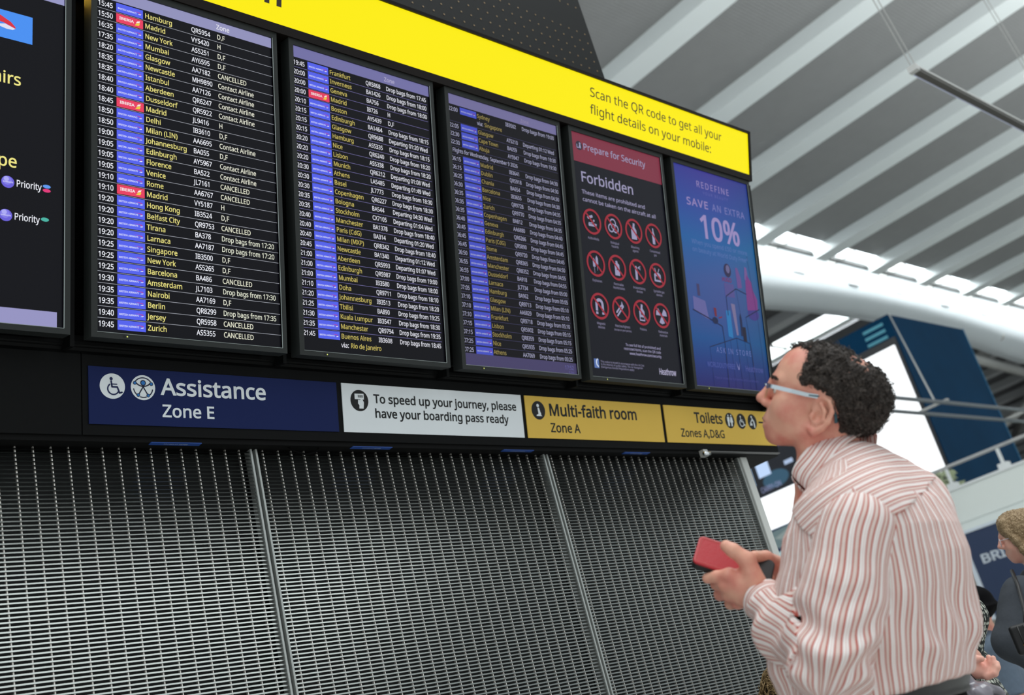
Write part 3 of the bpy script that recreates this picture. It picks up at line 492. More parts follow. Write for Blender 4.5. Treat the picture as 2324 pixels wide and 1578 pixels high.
def airline_tile(kind, x, y, w, h, br, parent):
    m = MB(); z = ZF + 0.0004
    if kind == 'I':
        m.rect(x, y, x + w, y + h, z, mul(RED, br))
        m.text('IBERIA', x + w * 0.11, y + h * 0.40, h * 0.30, z + 0.0004, mul(srgb(240, 235, 235), br), width=w * 0.54, bold=0.03)
        m.poly([(x + w * .68, y + h * .18), (x + w * .84, y + h * .24), (x + w * .875, y + h * .5), (x + w * .86, y + h * .6), (x + w * .74, y + h * .42)], z + 0.0004, mul(srgb(235, 205, 60), br))
        m.poly([(x + w * .72, y + h * .45), (x + w * .86, y + h * .62), (x + w * .89, y + h * .82), (x + w * .78, y + h * .72)], z + 0.0005, mul(srgb(245, 235, 225), br))
    else:
        m.rect(x, y, x + w, y + h, z, mul(BLUE, br))
        m.text('BRITISH AIRWAYS', x + w * 0.055, y + h * 0.34, h * 0.185, z + 0.0004, mul(srgb(225, 228, 250), br), width=w * 0.70, bold=0.02)
        m.poly([(x + w * .57, y + h * .68), (x + w * .88, y + h * .60), (x + w * .93, y + h * .47), (x + w * .86, y + h * .53), (x + w * .7, y + h * .63)], z + 0.0005, mul(srgb(205, 50, 110), br))
        m.poly([(x + w * .80, y + h * .33), (x + w * .90, y + h * .35), (x + w * .935, y + h * .45), (x + w * .86, y + h * .43)], z + 0.0006, mul(srgb(235, 238, 252), br))
    m.build('airline_logo', M_LIT, parent)
def fill_board(r, rows, top, pitch, cols, wt, yl, ln, br, right):
    """each row: time, tile, destination, flight, status; '' keeps a line for a stop-over"""
    for i, row in enumerate(rows):
        yt = top - pitch * i; h = pitch * 0.84; yb = yt - h + 0.0057; cap = 0.0154
        m = MB(); z = ZF + 0.0003
        if i + 1 < len(rows) and rows[i + 1][0] != '':
            m.rect(cols[0] - 0.004, yt - pitch + 0.0018, right, yt - pitch + 0.0031, z, ln)
        if row[0] == 'head':
            m.text(row[1], cols[0] + 0.006, yb + 0.001, cap * 0.98, z, wt, xs=0.80, bold=0.013)
            m.build('flight_row', M_LIT, r); continue
        if row[0] == '':
            x = cols[2] - 0.001
            m.text('via:', x, yb + 0.004, cap, z, wt, xs=0.88, bold=0.013); m.text(row[1], x + 0.0365, yb + 0.004, cap, z, yl, xs=0.88, bold=0.013)
            m.build('flight_row', M_LIT, r); continue
        tm, kind, dest, fl, st = row
        m.text(tm, cols[0], yb, cap, z, wt, width=0.0445, bold=0.014)
        m.text(dest, cols[2], yb + 0.0005, cap, z, yl, xs=0.90, bold=0.013)
        m.text(fl, cols[3], yb + 0.0008, cap * 1.0, z, wt, xs=0.80, bold=0.013)
        if st[:2] == 'Dr': m.text(st, cols[4], yb + 0.001, cap, z, wt if br < 1 else srgb(222, 225, 205), width=0.180, bold=0.013)
        elif st[:2] == 'De': m.text(st, cols[4], yb + 0.001, cap, z, wt, width=0.174, bold=0.013)
        elif st == 'CANCELLED': m.text(st, cols[4], yb + 0.001, cap, z, srgb(228, 228, 205) if br == 1 else wt, width=0.1, bold=0.013)
        else: m.text(st, cols[4], yb + 0.001, cap, z, srgb(228, 228, 210) if br == 1 else wt, xs=0.84, bold=0.013)
        o = m.build('flight_row', M_LIT, r)
        airline_tile(kind, cols[1], yt - h, 0.0815, h, br, o)
def header(r, y0, col, tcol, x):
    b = (WO - 0.573) / 2
    MB().rect(b, y0, WO - b, 1.0441, ZF, col).text('Zone', x, y0 + 0.009, 0.0155, ZF + 0.0004, tcol, xs=0.9).build('header_bar', M_LIT, r)
D = lambda t: 'Drop bags from ' + t
P = lambda t: 'Departing ' + t + ' Wed'
CA, CX = 'Contact Airline', 'CANCELLED'
def rows_of(txt): return [tuple(x.split('|')) for x in txt.strip().split('\n')]
R1 = rows_of('''15:45|B|Hamburg|QR5954|D,F
15:50|I|Madrid|VY5420|H
16:35|B|New York|AS5251|D,F
17:35|B|Mumbai|AY6595|D,F
18:20|B|Glasgow|AA7182|CANCELLED
18:35|B|Newcastle|MH9890|Contact Airline
18:35|B|Istanbul|AA7126|Contact Airline
18:40|B|Aberdeen|QR6247|Contact Airline
18:40|B|Dusseldorf|QR5922|Contact Airline
18:45|I|Madrid|JL9416|H
18:50|B|Delhi|IB3610|D,F
18:50|B|Milan (LIN)|AA6695|Contact Airline
19:00|B|Johannesburg|BA055|D,F
19:05|B|Edinburgh|AY5967|Contact Airline
19:05|B|Florence|BA522|Contact Airline
19:05|B|Venice|JL7161|CANCELLED
19:10|B|Rome|AA6767|CANCELLED
19:10|I|Madrid|VY5187|H
19:20|B|Hong Kong|IB3524|D,F
19:20|B|Belfast City|QR9753|CANCELLED
19:20|B|Tirana|BA378|Drop bags from 17:20
19:20|B|Larnaca|AA7187|Drop bags from 17:20
19:25|B|Singapore|IB3500|D,F
19:25|B|New York|AS5265|D,F
19:25|B|Barcelona|BA486|CANCELLED
19:30|B|Amsterdam|JL7103|Drop bags from 17:30
19:35|B|Nairobi|AA7169|D,F
19:35|B|Berlin|QR8299|Drop bags from 17:35
19:40|B|Jersey|QR5958|CANCELLED
19:45|B|Zurich|AS5355|CANCELLED''')
R2 = rows_of('''19:45|B|Frankfurt|QR5868|Drop bags from 17:45
20:00|B|Inverness|BA1426|Drop bags from 18:00
20:00|B|Geneva|BA756|Drop bags from 18:00
20:00|I|Madrid|IB726|H
20:10|B|Boston|AY5439|D,F
20:15|B|Edinburgh|BA1464|Drop bags from 18:15
20:15|B|Glasgow|QR9688|Departing 01:20 Wed
20:15|B|Hamburg|AS5335|Drop bags from 18:15
20:20|B|Nice|QR6240|Drop bags from 18:20
20:20|B|Lisbon|AS5338|Drop bags from 18:20
20:20|B|Munich|QR6212|Departing 01:08 Wed
20:30|B|Athens|LA5485|Departing 01:49 Wed
20:30|B|Basel|JL7773|Drop bags from 18:30
20:30|B|Copenhagen|QR6227|Drop bags from 18:30
20:35|B|Bologna|BA544|Departing 04:30 Wed
20:35|B|Stockholm|CX7105|Departing 01:04 Wed
20:40|B|Manchester|BA1378|Drop bags from 18:40
20:40|B|Paris (CdG)|BA314|Departing 01:20 Wed
20:40|B|Milan (MXP)|QR8342|Drop bags from 18:40
20:45|B|Newcastle|BA1340|Departing 01:12 Wed
21:00|B|Aberdeen|QR5993|Departing 01:07 Wed
21:00|B|Edinburgh|QR5987|Drop bags from 19:00
21:00|B|Mumbai|IB3580|Drop bags from 18:00
21:10|B|Doha|QR9711|Drop bags from 18:10
21:20|B|Johannesburg|IB3513|Drop bags from 18:20
21:25|B|Tbilisi|BA890|Drop bags from 19:25
21:30|B|Kuala Lumpur|IB3547|Drop bags from 18:30
21:35|B|Manchester|QR9794|Drop bags from 19:35
21:45|B|Buenos Aires|IB3608|Drop bags from 18:45
|Rio de Janeiro''')
R3 = rows_of('''22:00|B|Sydney|IB3502|Drop bags from 19:00
|Singapore
22:05|B|Glasgow|AT5210|Departing 01:12 Wed
22:30|B|Cape Town|BA059|Drop bags from 19:30
22:30|B|Abuja|AY5947|Drop bags from 19:30
head|Flights for Wednesday, September 9 2026
06:15|B|Madrid|IB3641|Drop bags from 04:30
06:15|B|Dublin|QR5918|Drop bags from 04:30
06:25|B|Chania|BA654|Drop bags from 04:30
06:30|B|Barcelona|IB3655|Drop bags from 04:30
06:35|B|Nice|QR9728|Drop bags from 04:35
06:35|B|Zurich|QR9770|Drop bags from 04:35
06:35|B|Copenhagen|BA812|Drop bags from 04:35
06:40|B|Geneva|AA6880|Drop bags from 04:40
06:45|B|Edinburgh|QR6266|Drop bags from 04:45
06:45|B|Paris (CdG)|QR5890|Drop bags from 04:45
06:45|B|Rome|QR9720|Drop bags from 04:45
06:50|B|Amsterdam|QR8365|Drop bags from 04:50
06:55|B|Manchester|QR8352|Drop bags from 04:55
06:55|B|Dusseldorf|BA918|Drop bags from 04:55
07:00|B|Larnaca|JL7734|Drop bags from 05:00
07:05|B|Hamburg|BA962|Drop bags from 05:05
07:10|B|Glasgow|QR9713|Drop bags from 05:10
07:10|B|Milan (LIN)|AA6829|Drop bags from 05:10
07:10|B|Frankfurt|QR9718|Drop bags from 05:10
07:15|B|Lisbon|QR5902|Drop bags from 05:15
07:15|B|Stockholm|QR8359|Drop bags from 05:15
07:25|B|Nice|QR5935|Drop bags from 05:25
07:25|B|Athens|AA7069|Drop bags from 05:25''')
KB = (0.010, 0.010, 0.016, 1)
s1 = screen(1, 'black departures screen listing flights from 15:45 to 19:45', KB)
header(s1, 1.0094, srgb(144, 144, 186), srgb(232, 232, 240), 0.3955)
fill_board(s1, R1, 1.0058, 0.0328, (0.0215, 0.0755, 0.1625, 0.3110, 0.3970), srgb(236, 238, 246), srgb(232, 222, 128), srgb(165, 168, 178), 1.0, 0.5905)
s2 = screen(2, 'black departures screen listing flights from 19:45 to 21:45', KB)
header(s2, 1.0045, srgb(112, 110, 162), srgb(178, 172, 205), 0.390)
fill_board(s2, R2, 1.0, 0.03258, (0.0185, 0.0738, 0.1602, 0.3087, 0.3962), srgb(222, 222, 232), srgb(196, 180, 92), srgb(118, 112, 168), 0.96, 0.580)
s3 = screen(3, 'black departures screen starting at 22:00 with next morning flights below', (0.013, 0.012, 0.018, 1))
header(s3, 1.0045, srgb(110, 106, 150), srgb(136, 126, 160), 0.390)
fill_board(s3, R3, 0.9998, 0.03258, (0.0195, 0.0745, 0.159, 0.3062, 0.3935), srgb(158, 158, 186), srgb(148, 132, 72), srgb(66, 64, 100), 0.62, 0.580)
MB().rect(0.0178, 0.0168, 0.5905, 0.0607, ZF, srgb(66, 60, 98)).text('17:52', 0.575, 0.034, 0.0155, ZF + 0.0004, srgb(92, 90, 150), align='r').text('8 Sep', 0.575, 0.0195, 0.009, ZF + 0.0004, srgb(88, 84, 140), align='r').build('footer_bar', M_LIT, s3)

# check-in stairs screen at the far left
s0 = screen(0, 'large-type direction screen with blue airline tile, cut by the left edge', KB)
z = ZF
MB().rect(0.0178, 0.948, 0.5905, 1.0441, z, srgb(150, 150, 196)).build('header_bar', M_LIT, s0)
MB().rect(0.0178, 0.0168, 0.5752, 0.0590, z, srgb(148, 146, 192)).build('footer_bar', M_LIT, s0)
q = MB().rect(0.19, 0.8045, 0.504, 0.885, z, srgb(70, 142, 240))
q.poly([(0.30, 0.862), (0.38, 0.872), (0.42, 0.868), (0.447, 0.855), (0.459, 0.843), (0.459, 0.838), (0.43, 0.848), (0.40, 0.852), (0.36, 0.856)], z + .0004, srgb(214, 44, 58))
q.poly([(0.41, 0.840), (0.432, 0.846), (0.459, 0.838), (0.452, 0.833), (0.436, 0.832), (0.42, 0.835)], z + .0005, srgb(222, 224, 240))
q.build('airline_logo', M_LIT, s0)
q = MB(); yl = srgb(238, 228, 132); wt = srgb(238, 240, 248)
lines(s0, 'heading', M_LIT, ('Check-in stairs', 0.4765, 0.676, 0.0335, z, yl, dict(xs=0.92, bold=0.012, align='r')), ('Europe', 0.469, 0.4415, 0.0335, z, yl, dict(xs=0.92, bold=0.012, align='r')))
for px, py, cc in ((0.4455, 0.3985, 2), (0.4415, 0.3065, 1)):
    q = MB(); q.disc(px, py, 0.0165, z, srgb(104, 94, 214)); q.disc(px - .002, py + .004, 0.012, z + .0003, srgb(128, 122, 230)); q.disc(px - .004, py + .008, 0.0065, z + .0006, srgb(170, 168, 242))
    q.text('oneworld', px, py - 0.002, 0.0042, z + .0008, srgb(225, 225, 250), width=0.026, align='c')
    q.text('Priority', px + 0.021, py - 0.0085, 0.0185, z, wt, width=0.066, bold=0.008)
    if cc == 2:
        q.disc(px + .1005, py + .0055, .0105, z, srgb(92, 150, 235), ry=.005); q.disc(px + .1005, py - .006, .0105, z, srgb(222, 52, 118), ry=.005)
    else: q.disc(px + .1005, py + .004, .0105, z, srgb(70, 176, 160), ry=.0055)
    q.build('priority_mark', M_LIT, s0)

# security notice
s4 = screen(4, 'security screen headed Forbidden with red-ringed banned item symbols', (0.017, 0.018, 0.030, 1))
W4 = srgb(150, 146, 178); R4 = srgb(150, 36, 50); q = MB()
q.rect(0.0178, 0.917, 0.5905, 1.0441, ZF, srgb(122, 44, 62)).disc(0.063, 0.989, 0.020, ZF + .0003, srgb(44, 38, 52))
q.disc(0.068, 0.998, .005, ZF + .0006, W4).poly([(.06, .978), (.074, .978), (.072, .993), (.064, .993)], ZF + .0006, W4).stroke([(.05, .992), (.05, .979), (.058, .979)], .004, ZF + .0006, W4)
q.text('Prepare for Security', 0.0865, 0.9765, 0.0285, ZF + .0003, W4, width=0.40, bold=0.01); q.build('header_bar', M_LIT, s4)
lines(s4, 'notice_line', M_LIT, ('Forbidden', 0.0555, 0.833, 0.044, ZF, W4, dict(width=0.334, bold=0.012)),
      ('These items are prohibited and', 0.056, 0.781, 0.0165, ZF, W4, dict(width=0.40)),
      ('cannot be taken on the aircraft at all', 0.056, 0.7485, 0.0165, ZF, W4, dict(width=0.468)),
      ('To see full list of prohibited and', 0.464, 0.157, 0.0105, ZF, W4, dict(width=0.225, align='r')),
      ('restricted items, scan the QR code', 0.464, 0.140, 0.0105, ZF, W4, dict(width=0.238, align='r')),
      ('www.heathrow.com/security', 0.464, 0.122, 0.0105, ZF, W4, dict(width=0.205, align='r', bold=.02)),
      ('This notice is issued in accordance with the UK CAA', 0.0762, 0.0765, 0.0078, ZF, srgb(125, 122, 150), dict(width=0.268)),
      ('in the interest of public safety. The Air Navigation', 0.0762, 0.0655, 0.0078, ZF, srgb(125, 122, 150), dict(width=0.258)),
      ('(Dangerous Goods) Regulations apply', 0.0762, 0.0545, 0.0078, ZF, srgb(125, 122, 150), dict(width=0.202)),
      ('Heathrow', 0.4385, 0.0505, 0.0255, ZF, srgb(172, 168, 196), dict(width=0.114, bold=.02)))
q = MB()
q.rect(0.0376, 0.0518, 0.0661, 0.0893, ZF, srgb(84, 110, 170)).arc(0.068, 0.074, .017, .006, 120, 250, ZF + .0004, srgb(200, 210, 225))
q.build('authority_logo', M_LIT, s4)
names = [('Acids/alkalis',), ('Biological', 'hazards'), ('Bleaching', 'agents'), ('Compressed', 'gas'), ('Explosives',), ('Flammable', 'liquids/solids'), ('Incapacitating', 'devices'), ('Ignitable gas', 'devices'), ('Magnetic', 'devices'), ('Matches/lighters', '(except on your person)'), ('Poisons',), ('Radioactive', 'materials')]
for i, nm in enumerate(names):
    cx = 0.1005 + (i % 4) * 0.1308; cy = 0.6655 - (i // 4) * 0.1783; z = ZF + .0003; q = MB()
    P_ = lambda pts: [(cx + a * .001, cy + b * .001) for a, b in pts]
    w = W4
    if i == 0:
        q.poly(P_([(-22, -20), (24, -20), (28, -6), (14, -6), (12, -12), (-22, -8)]), z, w).poly(P_([(-28, 18), (4, 30), (8, 20), (-22, 8)]), z, w).disc(cx + .012, cy + .006, .005, z, w, 12)
        q.poly(P_([(-20, -4), (8, -4), (8, -8), (-20, -8)]), z, w)
    elif i == 1:
        for a in (90, 210, 330):
            q.arc(cx + .016 * math.cos(math.radians(a)), cy + .016 * math.sin(math.radians(a)), .016, .006, a - 140, a + 140, z, w, 20)
        q.arc(cx, cy, .011, .004, 0, 360, z, w, 20)
    elif i in (2, 10):
        q.poly(P_([(-16, -36), (18, -36), (18, 6), (8, 18), (8, 26), (-4, 26), (-4, 18), (-16, 6)]), z, w).rect(cx - .002, cy + .026, cx + .010, cy + .036, z, w)
        if i == 10: q.disc(cx + .001, cy - .004, .007, z + .0004, (0.01, 0.01, 0.015, 1), 14).rect(cx - .012, cy - .03, cx + .014, cy - .02, z + .0004, (0.01, 0.01, 0.015, 1))
    elif i == 3:
        q.poly(P_([(-8, -38), (8, -38), (9, 4), (4, 18), (3, 34), (-4, 34), (-4, 18), (-9, 4)]), z, w)
    elif i == 4:
        for a, b in ((-10, 0), (8, 12)):
            q.poly(P_([(a - 7, b - 14), (a + 7, b - 14), (a + 7, b + 12), (a, b + 24), (a - 7, b + 12)]), z, w).rect(cx + a * .001 - .001, cy + (b - 40) * .001, cx + a * .001 + .001, cy + (b - 12) * .001, z, w)
    elif i == 5:
        q.poly(P_([(-15, -34), (15, -34), (15, 14), (6, 20), (4, 30), (-8, 28), (-6, 20), (-15, 14)]), z, w).poly(P_([(-4, -10), (5, -10), (1, 6)]), z + .0004, (0.01, 0.01, 0.015, 1))
    elif i == 6:
        q.poly(P_([(-16, -36), (-2, -36), (-2, 16), (-6, 24), (-12, 24), (-16, 16)]), z, w)
        for b in (26, 18, 10): q.stroke([(cx + .003, cy + .018), (cx + .02, cy + b * .001)], .003, z, w, False)
    elif i == 7:
        q.poly(P_([(-22, -28), (22, -28), (22, 4), (12, 12), (-12, 12), (-22, 4)]), z, w).stroke(P_([(-8, 14), (-14, 30)]), .004, z, w).stroke(P_([(6, 14), (14, 30)]), .004, z, w)
        q.rect(cx - .014, cy - .02, cx + .014, cy - .004, z + .0004, (0.01, 0.01, 0.015, 1))
    elif i == 8:
        q.arc(cx, cy + .008, .018, .013, 0, 180, z, w, 20).rect(cx - .0245, cy - .02, cx - .0115, cy + .008, z, w).rect(cx + .0115, cy - .02, cx + .0245, cy + .008, z, w)
        q.rect(cx - .0245, cy - .034, cx - .0115, cy - .024, z, w).rect(cx + .0115, cy - .034, cx + .0245, cy - .024, z, w)
    elif i == 9:
        q.stroke(P_([(-24, -28), (8, 6)]), .008, z, w).stroke(P_([(-28, -14), (2, 16)]), .008, z, w).disc(cx + .012, cy + .014, .007, z, w, 14).poly(P_([(2, 16), (16, 14), (12, 26), (8, 36)]), z, w)
    elif i == 11:
        for a in (30, 150, 270):
            q.poly([(cx + r * math.cos(math.radians(a + b)), cy + r * math.sin(math.radians(a + b))) for r, b in ((.008, -30), (.036, -30), (.038, 0), (.036, 30), (.008, 30))], z, w)
        q.disc(cx, cy, .005, z, w, 12)
    q.arc(cx, cy, .0505, .0095, 0, 360, z + .0008, R4, 44).stroke([(cx - .035, cy + .035), (cx + .035, cy - .035)], .0085, z + .0008, R4, False)
    for j, tx in enumerate(nm):
        q.text(tx, cx, cy - .0765 - j * .0155, .0098 if len(tx) < 18 else .008, z, srgb(128, 124, 152), xs=.86, align='c')
    q.build('banned_item_symbol', M_LIT, s4)

# duty free advert
s5 = screen(5, 'blue perfume advert screen offering an extra 10 percent, furthest from the camera', (0.012, 0.020, 0.050, 1))
q = MB(); z = ZF
stops = [(1.0441, (50, 52, 136)), (0.86, (40, 72, 146)), (0.70, (26, 92, 150)), (0.52, (52, 84, 140)), (0.38, (52, 78, 134)), (0.24, (24, 78, 134)), (0.13, (30, 56, 118)), (0.0168, (34, 34, 96))]
for (y1_, c1), (y0_, c0) in zip(stops, stops[1:]):
    for xa, xb, ka, kb in ((0.0178, 0.30, (0.92, 0.95, 1.0), (1.1, .95, 1.0)), (0.30, 0.5905, (1.1, .95, 1.0), (.78, .98, .94))):
        cc = lambda c, kk: srgb(c[0] * kk[0], c[1] * kk[1], c[2] * kk[2])
        q.poly([(xa, y0_), (xb, y0_), (xb, y1_), (xa, y1_)], z, [cc(c0, ka), cc(c0, kb), cc(c1, kb), cc(c1, ka)])
q.build('advert_picture', M_LIT, s5)
q = MB(); tc_ = srgb(136, 122, 176); z = ZF + .0004
lines(s5, 'advert_line', M_LIT, ('REDEFINE', 0.180, 0.9575, 0.030, z, tc_, dict(width=0.262, bold=.01, track=0.16)),
      ('YOUR BEAUTY', 0.225, 0.928, 0.014, z, srgb(82, 88, 158), dict(width=0.20, track=0.2)),
      ('SAVE', 0.092, 0.859, 0.035, z, tc_, dict(width=0.17, bold=.024, track=0.1)),
      ('AN EXTRA', 0.285, 0.859, 0.033, z, srgb(108, 110, 170), dict(width=0.262, track=0.1)),
      ('10%', 0.168, 0.715, 0.108, z, srgb(146, 132, 182), dict(width=0.315, bold=.022)),
      ('When you spend £50 or more', 0.098, 0.675, 0.021, z, srgb(76, 104, 162), dict(width=0.43)),
      ('on beauty at World Duty Free*', 0.098, 0.638, 0.021, z, srgb(76, 104, 162), dict(width=0.43)),
      ('HUGO', 0.335, 0.522, 0.020, z + .001, srgb(110, 40, 84), dict(align='c', bold=.03)),
      ('ASK IN STORE', 0.192, 0.1775, 0.024, z + .002, srgb(94, 106, 164), dict(width=0.275, track=0.18)),
      ('WORLDDUTYFREE', 0.112, 0.108, 0.022, z + .002, srgb(70, 82, 148), dict(width=0.21)),
      ('Heathrow', 0.40, 0.104, 0.026, z + .002, srgb(74, 80, 142), dict(width=0.142)),
      ('*See in store for full terms and conditions', 0.155, 0.056, 0.010, z + .002, srgb(62, 64, 126), dict(width=0.34)))
q.poly([(.333, .146), (.349, .112), (.362, .142), (.352, .108), (.346, .106)], z + .002, srgb(130, 130, 180))
q.build('retailer_mark', M_LIT, s5)
q = MB(); lc = srgb(22, 30, 66)
def L(pts, w=.004): q.stroke(pts, w, z + .001, lc, False)
L([(.052, .362), (.148, .336), (.2595, .303), (.265, .22), (.26, .02)], .006); L([(.315, .36), (.3151, .451), (.3992, .4957), (.4805, .4785)], .005)
L([(.399, .495), (.42, .33), (.43, .02)], .002); L([(.4543, .3644), (.573, .4146)], .005); L([(.454, .364), (.47, .2), (.475, .02)], .003)
L([(.1476, .1987), (.3607, .2571), (.4629, .2397), (.475, .02)], .004); L([(.148, .199), (.15, .02)], .002); L([(.36, .257), (.37, .02)], .003); L([(.31, .243), (.315, .02)], .002); L([(.52, .67), (.55, .35), (.555, .02)], .002)
q.build('display_shelf', M_LIT, s5)
MB().poly([(.062, .425), (.15, .41), (.165, .325), (.145, .33), (.06, .36)], z + .0008, srgb(92, 92, 148)).build('advert_product', M_LIT, s5)
MB().rect(.098, .43, .118, .485, z + .0008, srgb(60, 54, 92)).build('advert_product', M_LIT, s5)
MB().poly([(.21, .345), (.225, .345), (.225, .385), (.205, .385)], z + .002, srgb(104, 34, 52)).build('advert_product', M_LIT, s5)
MB().disc(.208, .325, .022, z + .002, lc, 20, .016).build('advert_product', M_LIT, s5)
MB().stroke([(.24, .34), (.262, .347)], .006, z + .002, srgb(110, 34, 60)).build('advert_product', M_LIT, s5)
MB().poly([(.30, .26), (.335, .255), (.335, .385), (.30, .382)], z + .0008, srgb(34, 110, 168)).build('advert_product', M_LIT, s5)
MB().poly([(.365, .27), (.38, .272), (.376, .418), (.345, .42)], z + .0009, srgb(112, 104, 140)).build('advert_product', M_LIT, s5)
MB().poly([(.40, .27), (.414, .27), (.418, .36), (.41, .38), (.402, .36)], z + .001, lc).build('advert_product', M_LIT, s5)
MB().rect(.415, .245, .442, .315, z + .001, srgb(26, 24, 44)).build('advert_product', M_LIT, s5)
MB().poly([(.475, .40), (.56, .41), (.565, .46), (.54, .50), (.53, .545), (.50, .575), (.485, .545), (.48, .50)], z + .0008, srgb(112, 50, 118)).build('advert_product', M_LIT, s5)
MB().disc(.52, .385, .045, z + .0006, srgb(58, 50, 120), 24, .03).build('advert_product', M_LIT, s5)
MB().poly([(.478, .55), (.51, .55), (.505, .61), (.488, .615)], z + .0008, srgb(104, 78, 136)).build('advert_product', M_LIT, s5)
MB().poly([(.415, .50), (.45, .505), (.45, .55), (.43, .60), (.412, .60)], z + .0007, srgb(96, 70, 132)).build('advert_product', M_LIT, s5)
MB().disc(.348, .578, .028, z + .0008, srgb(40, 34, 70), 24, .033).build('advert_product', M_LIT, s5)
MB().disc(.352, .585, .015, z + .0011, srgb(96, 92, 132), 20, .02).build('advert_product', M_LIT, s5)
MB().rect(.31, .45, .385, .515, z + .0006, srgb(76, 72, 132)).build('advert_product', M_LIT, s5)


# ------------------------------------------------------------------ printed sign panels under the screens
def sign(x0, x1, label, col):
    r = tag(empty('sign_panel', mtx=plane_frame(x0, *sl(0.0, 0.0012), STAU)), label, 'sign', 'direction signs under the screens')
    MB().box(0, x1 - x0, 0, 0.1631, 0, 0.003).build('plate', mat('plate_' + label.split()[0], col, 0.5, spec=0.15, noise=0.03, nscale=8), r)
    return r
NAVY, PAPER, GOLD, INK = srgb(20, 34, 84), srgb(238, 243, 246), srgb(232, 192, 88), srgb(12, 12, 13)
PW = srgb(236, 242, 245); ZS = 0.0034
def wheelchair(q, cx, cy, s, c):
    k = lambda a, b: (cx + a * s, cy + b * s)
    q.disc(*k(-.1, .58), .13 * s, ZS + .0008, c, 16).stroke([k(-.1, .38), k(-.04, -.06), k(.38, -.06), k(.55, -.52), k(.74, -.46)], .13 * s, ZS + .0008, c).stroke([k(-.08, .16), k(.34, .16)], .09 * s, ZS + .0008, c)
    q.arc(*k(.06, -.22), .44 * s, .11 * s, 125, 335, ZS + .0008, c, 20)
sa = sign(1.2076, 2.0245, 'navy sign reading Assistance Zone E, largest of the row', NAVY)
q = MB(); ox = -1.2076
lines(sa, 'lettering', M_PRINT, ('Assistance', 1.4185 + ox, 0.0925, 0.0468, ZS, PW, dict(width=0.344, bold=.022)), ('Zone E', 1.4195 + ox, 0.0272, 0.0352, ZS, PW, dict(width=0.166, bold=.02)))
q = MB().disc(1.2748 + ox, 0.109, 0.0362, ZS, PW); wheelchair(q, 1.2748 + ox, .109, .0362, NAVY); q.build('wheelchair_symbol', M_PRINT, sa)
q = MB(); cx, cy = 1.3642 + ox, .1095; c = srgb(20, 24, 56); lb = srgb(38, 120, 196)
q.disc(cx, cy, 0.0362, ZS, PW)
for a0, a1 in ((38, 142), (188, 232), (250, 290), (308, 352)): q.arc(cx, cy, .0285, .0032, a0, a1, ZS + .0006, c, 14)
q.arc(cx, cy + .031, .0275, .0036, 216, 324, ZS + .0006, c, 20)
q.stroke([(cx, cy + .002), (cx - .0145, cy - .022)], .0034, ZS + .0006, c).stroke([(cx, cy + .002), (cx + .0145, cy - .022)], .0034, ZS + .0006, c)
for dx, dy, r in ((0, .0135, .0085), (-.0245, .0125, .0055), (.0245, .0115, .0055), (-.015, -.0225, .0052), (.0145, -.0225, .0052)):
    q.disc(cx + dx, cy + dy, r, ZS + .0009, c, 20).disc(cx + dx, cy + dy, r * .68, ZS + .0012, lb, 18)
q.build('accessibility_symbol', M_PRINT, sa)
sw = sign(2.0446, 2.8576, 'white sign asking passengers to have their boarding pass ready', PAPER)
ox = -2.0446; q = MB()
lines(sw, 'lettering', M_PRINT, ('To speed up your journey, please', 2.1710 + ox, 0.1018, 0.0288, ZS, INK, dict(width=0.658, bold=.026)), ('have your boarding pass ready', 2.1710 + ox, 0.0520, 0.0288, ZS, INK, dict(width=0.611, bold=.026)))
q = MB(); cx, cy = 2.1125 + ox, .107
q.disc(cx, cy, .0360, ZS, INK).poly([(cx - .019, cy + .004), (cx + .018, cy + .004), (cx + .018, cy + .0235), (cx - .019, cy + .0225)], ZS + .0006, PAPER)
for i in range(7): q.rect(cx - .006 + i * .003, cy + .010, cx - .0045 + i * .003 + (.0006 if i % 2 else 0), cy + .019, ZS + .0009, INK)
q.poly([(cx - .003, cy - .027), (cx + .014, cy - .027), (cx + .017, cy - .006), (cx + .012, cy + .004), (cx + .006, cy + .008), (cx + .003, cy + .002), (cx - .006, cy + .002), (cx - .007, cy - .010), (cx - .002, cy - .016)], ZS + .0008, PAPER)
q.build('boarding_pass_symbol', M_PRINT, sw)
sy = sign(2.8766, 3.6874, 'yellow sign reading Multi-faith room Zone A', GOLD)
ox = -2.8766; q = MB()
lines(sy, 'lettering', M_PRINT, ('Multi-faith room', 3.0000 + ox, 0.0905, 0.0450, ZS, INK, dict(width=0.525, bold=.026)), ('Zone A', 3.0010 + ox, 0.0255, 0.0345, ZS, INK, dict(width=0.166, bold=.02)))
q = MB(); cx, cy = 2.9446 + ox, .108
q.disc(cx, cy, .0362, ZS, INK).disc(cx - .002, cy + .0185, .0068, ZS + .0006, PW, 18)
q.poly([(cx - .0045, cy + .010), (cx + .004, cy + .010), (cx + .0085, cy - .006), (cx + .0125, cy - .012), (cx + .012, cy - .018), (cx + .017, cy - .0225), (cx - .013, cy - .0225), (cx - .012, cy - .018), (cx - .002, cy - .014)], ZS + .0006, PW)
q.build('kneeling_figure_symbol', M_PRINT, sy)
st_ = sign(3.7076, XE - 0.012, 'yellow sign reading Toilets Zones A,D&G, partly behind the man', GOLD)
ox = -3.7076; q = MB()
lines(st_, 'lettering', M_PRINT, ('Toilets', 3.9165 + ox, 0.0930, 0.0450, ZS, INK, dict(width=0.208, bold=.026)), ('Zones A,D&G', 3.8055 + ox, 0.0275, 0.0345, ZS, INK, dict(width=0.320, bold=.02)))
q = MB()
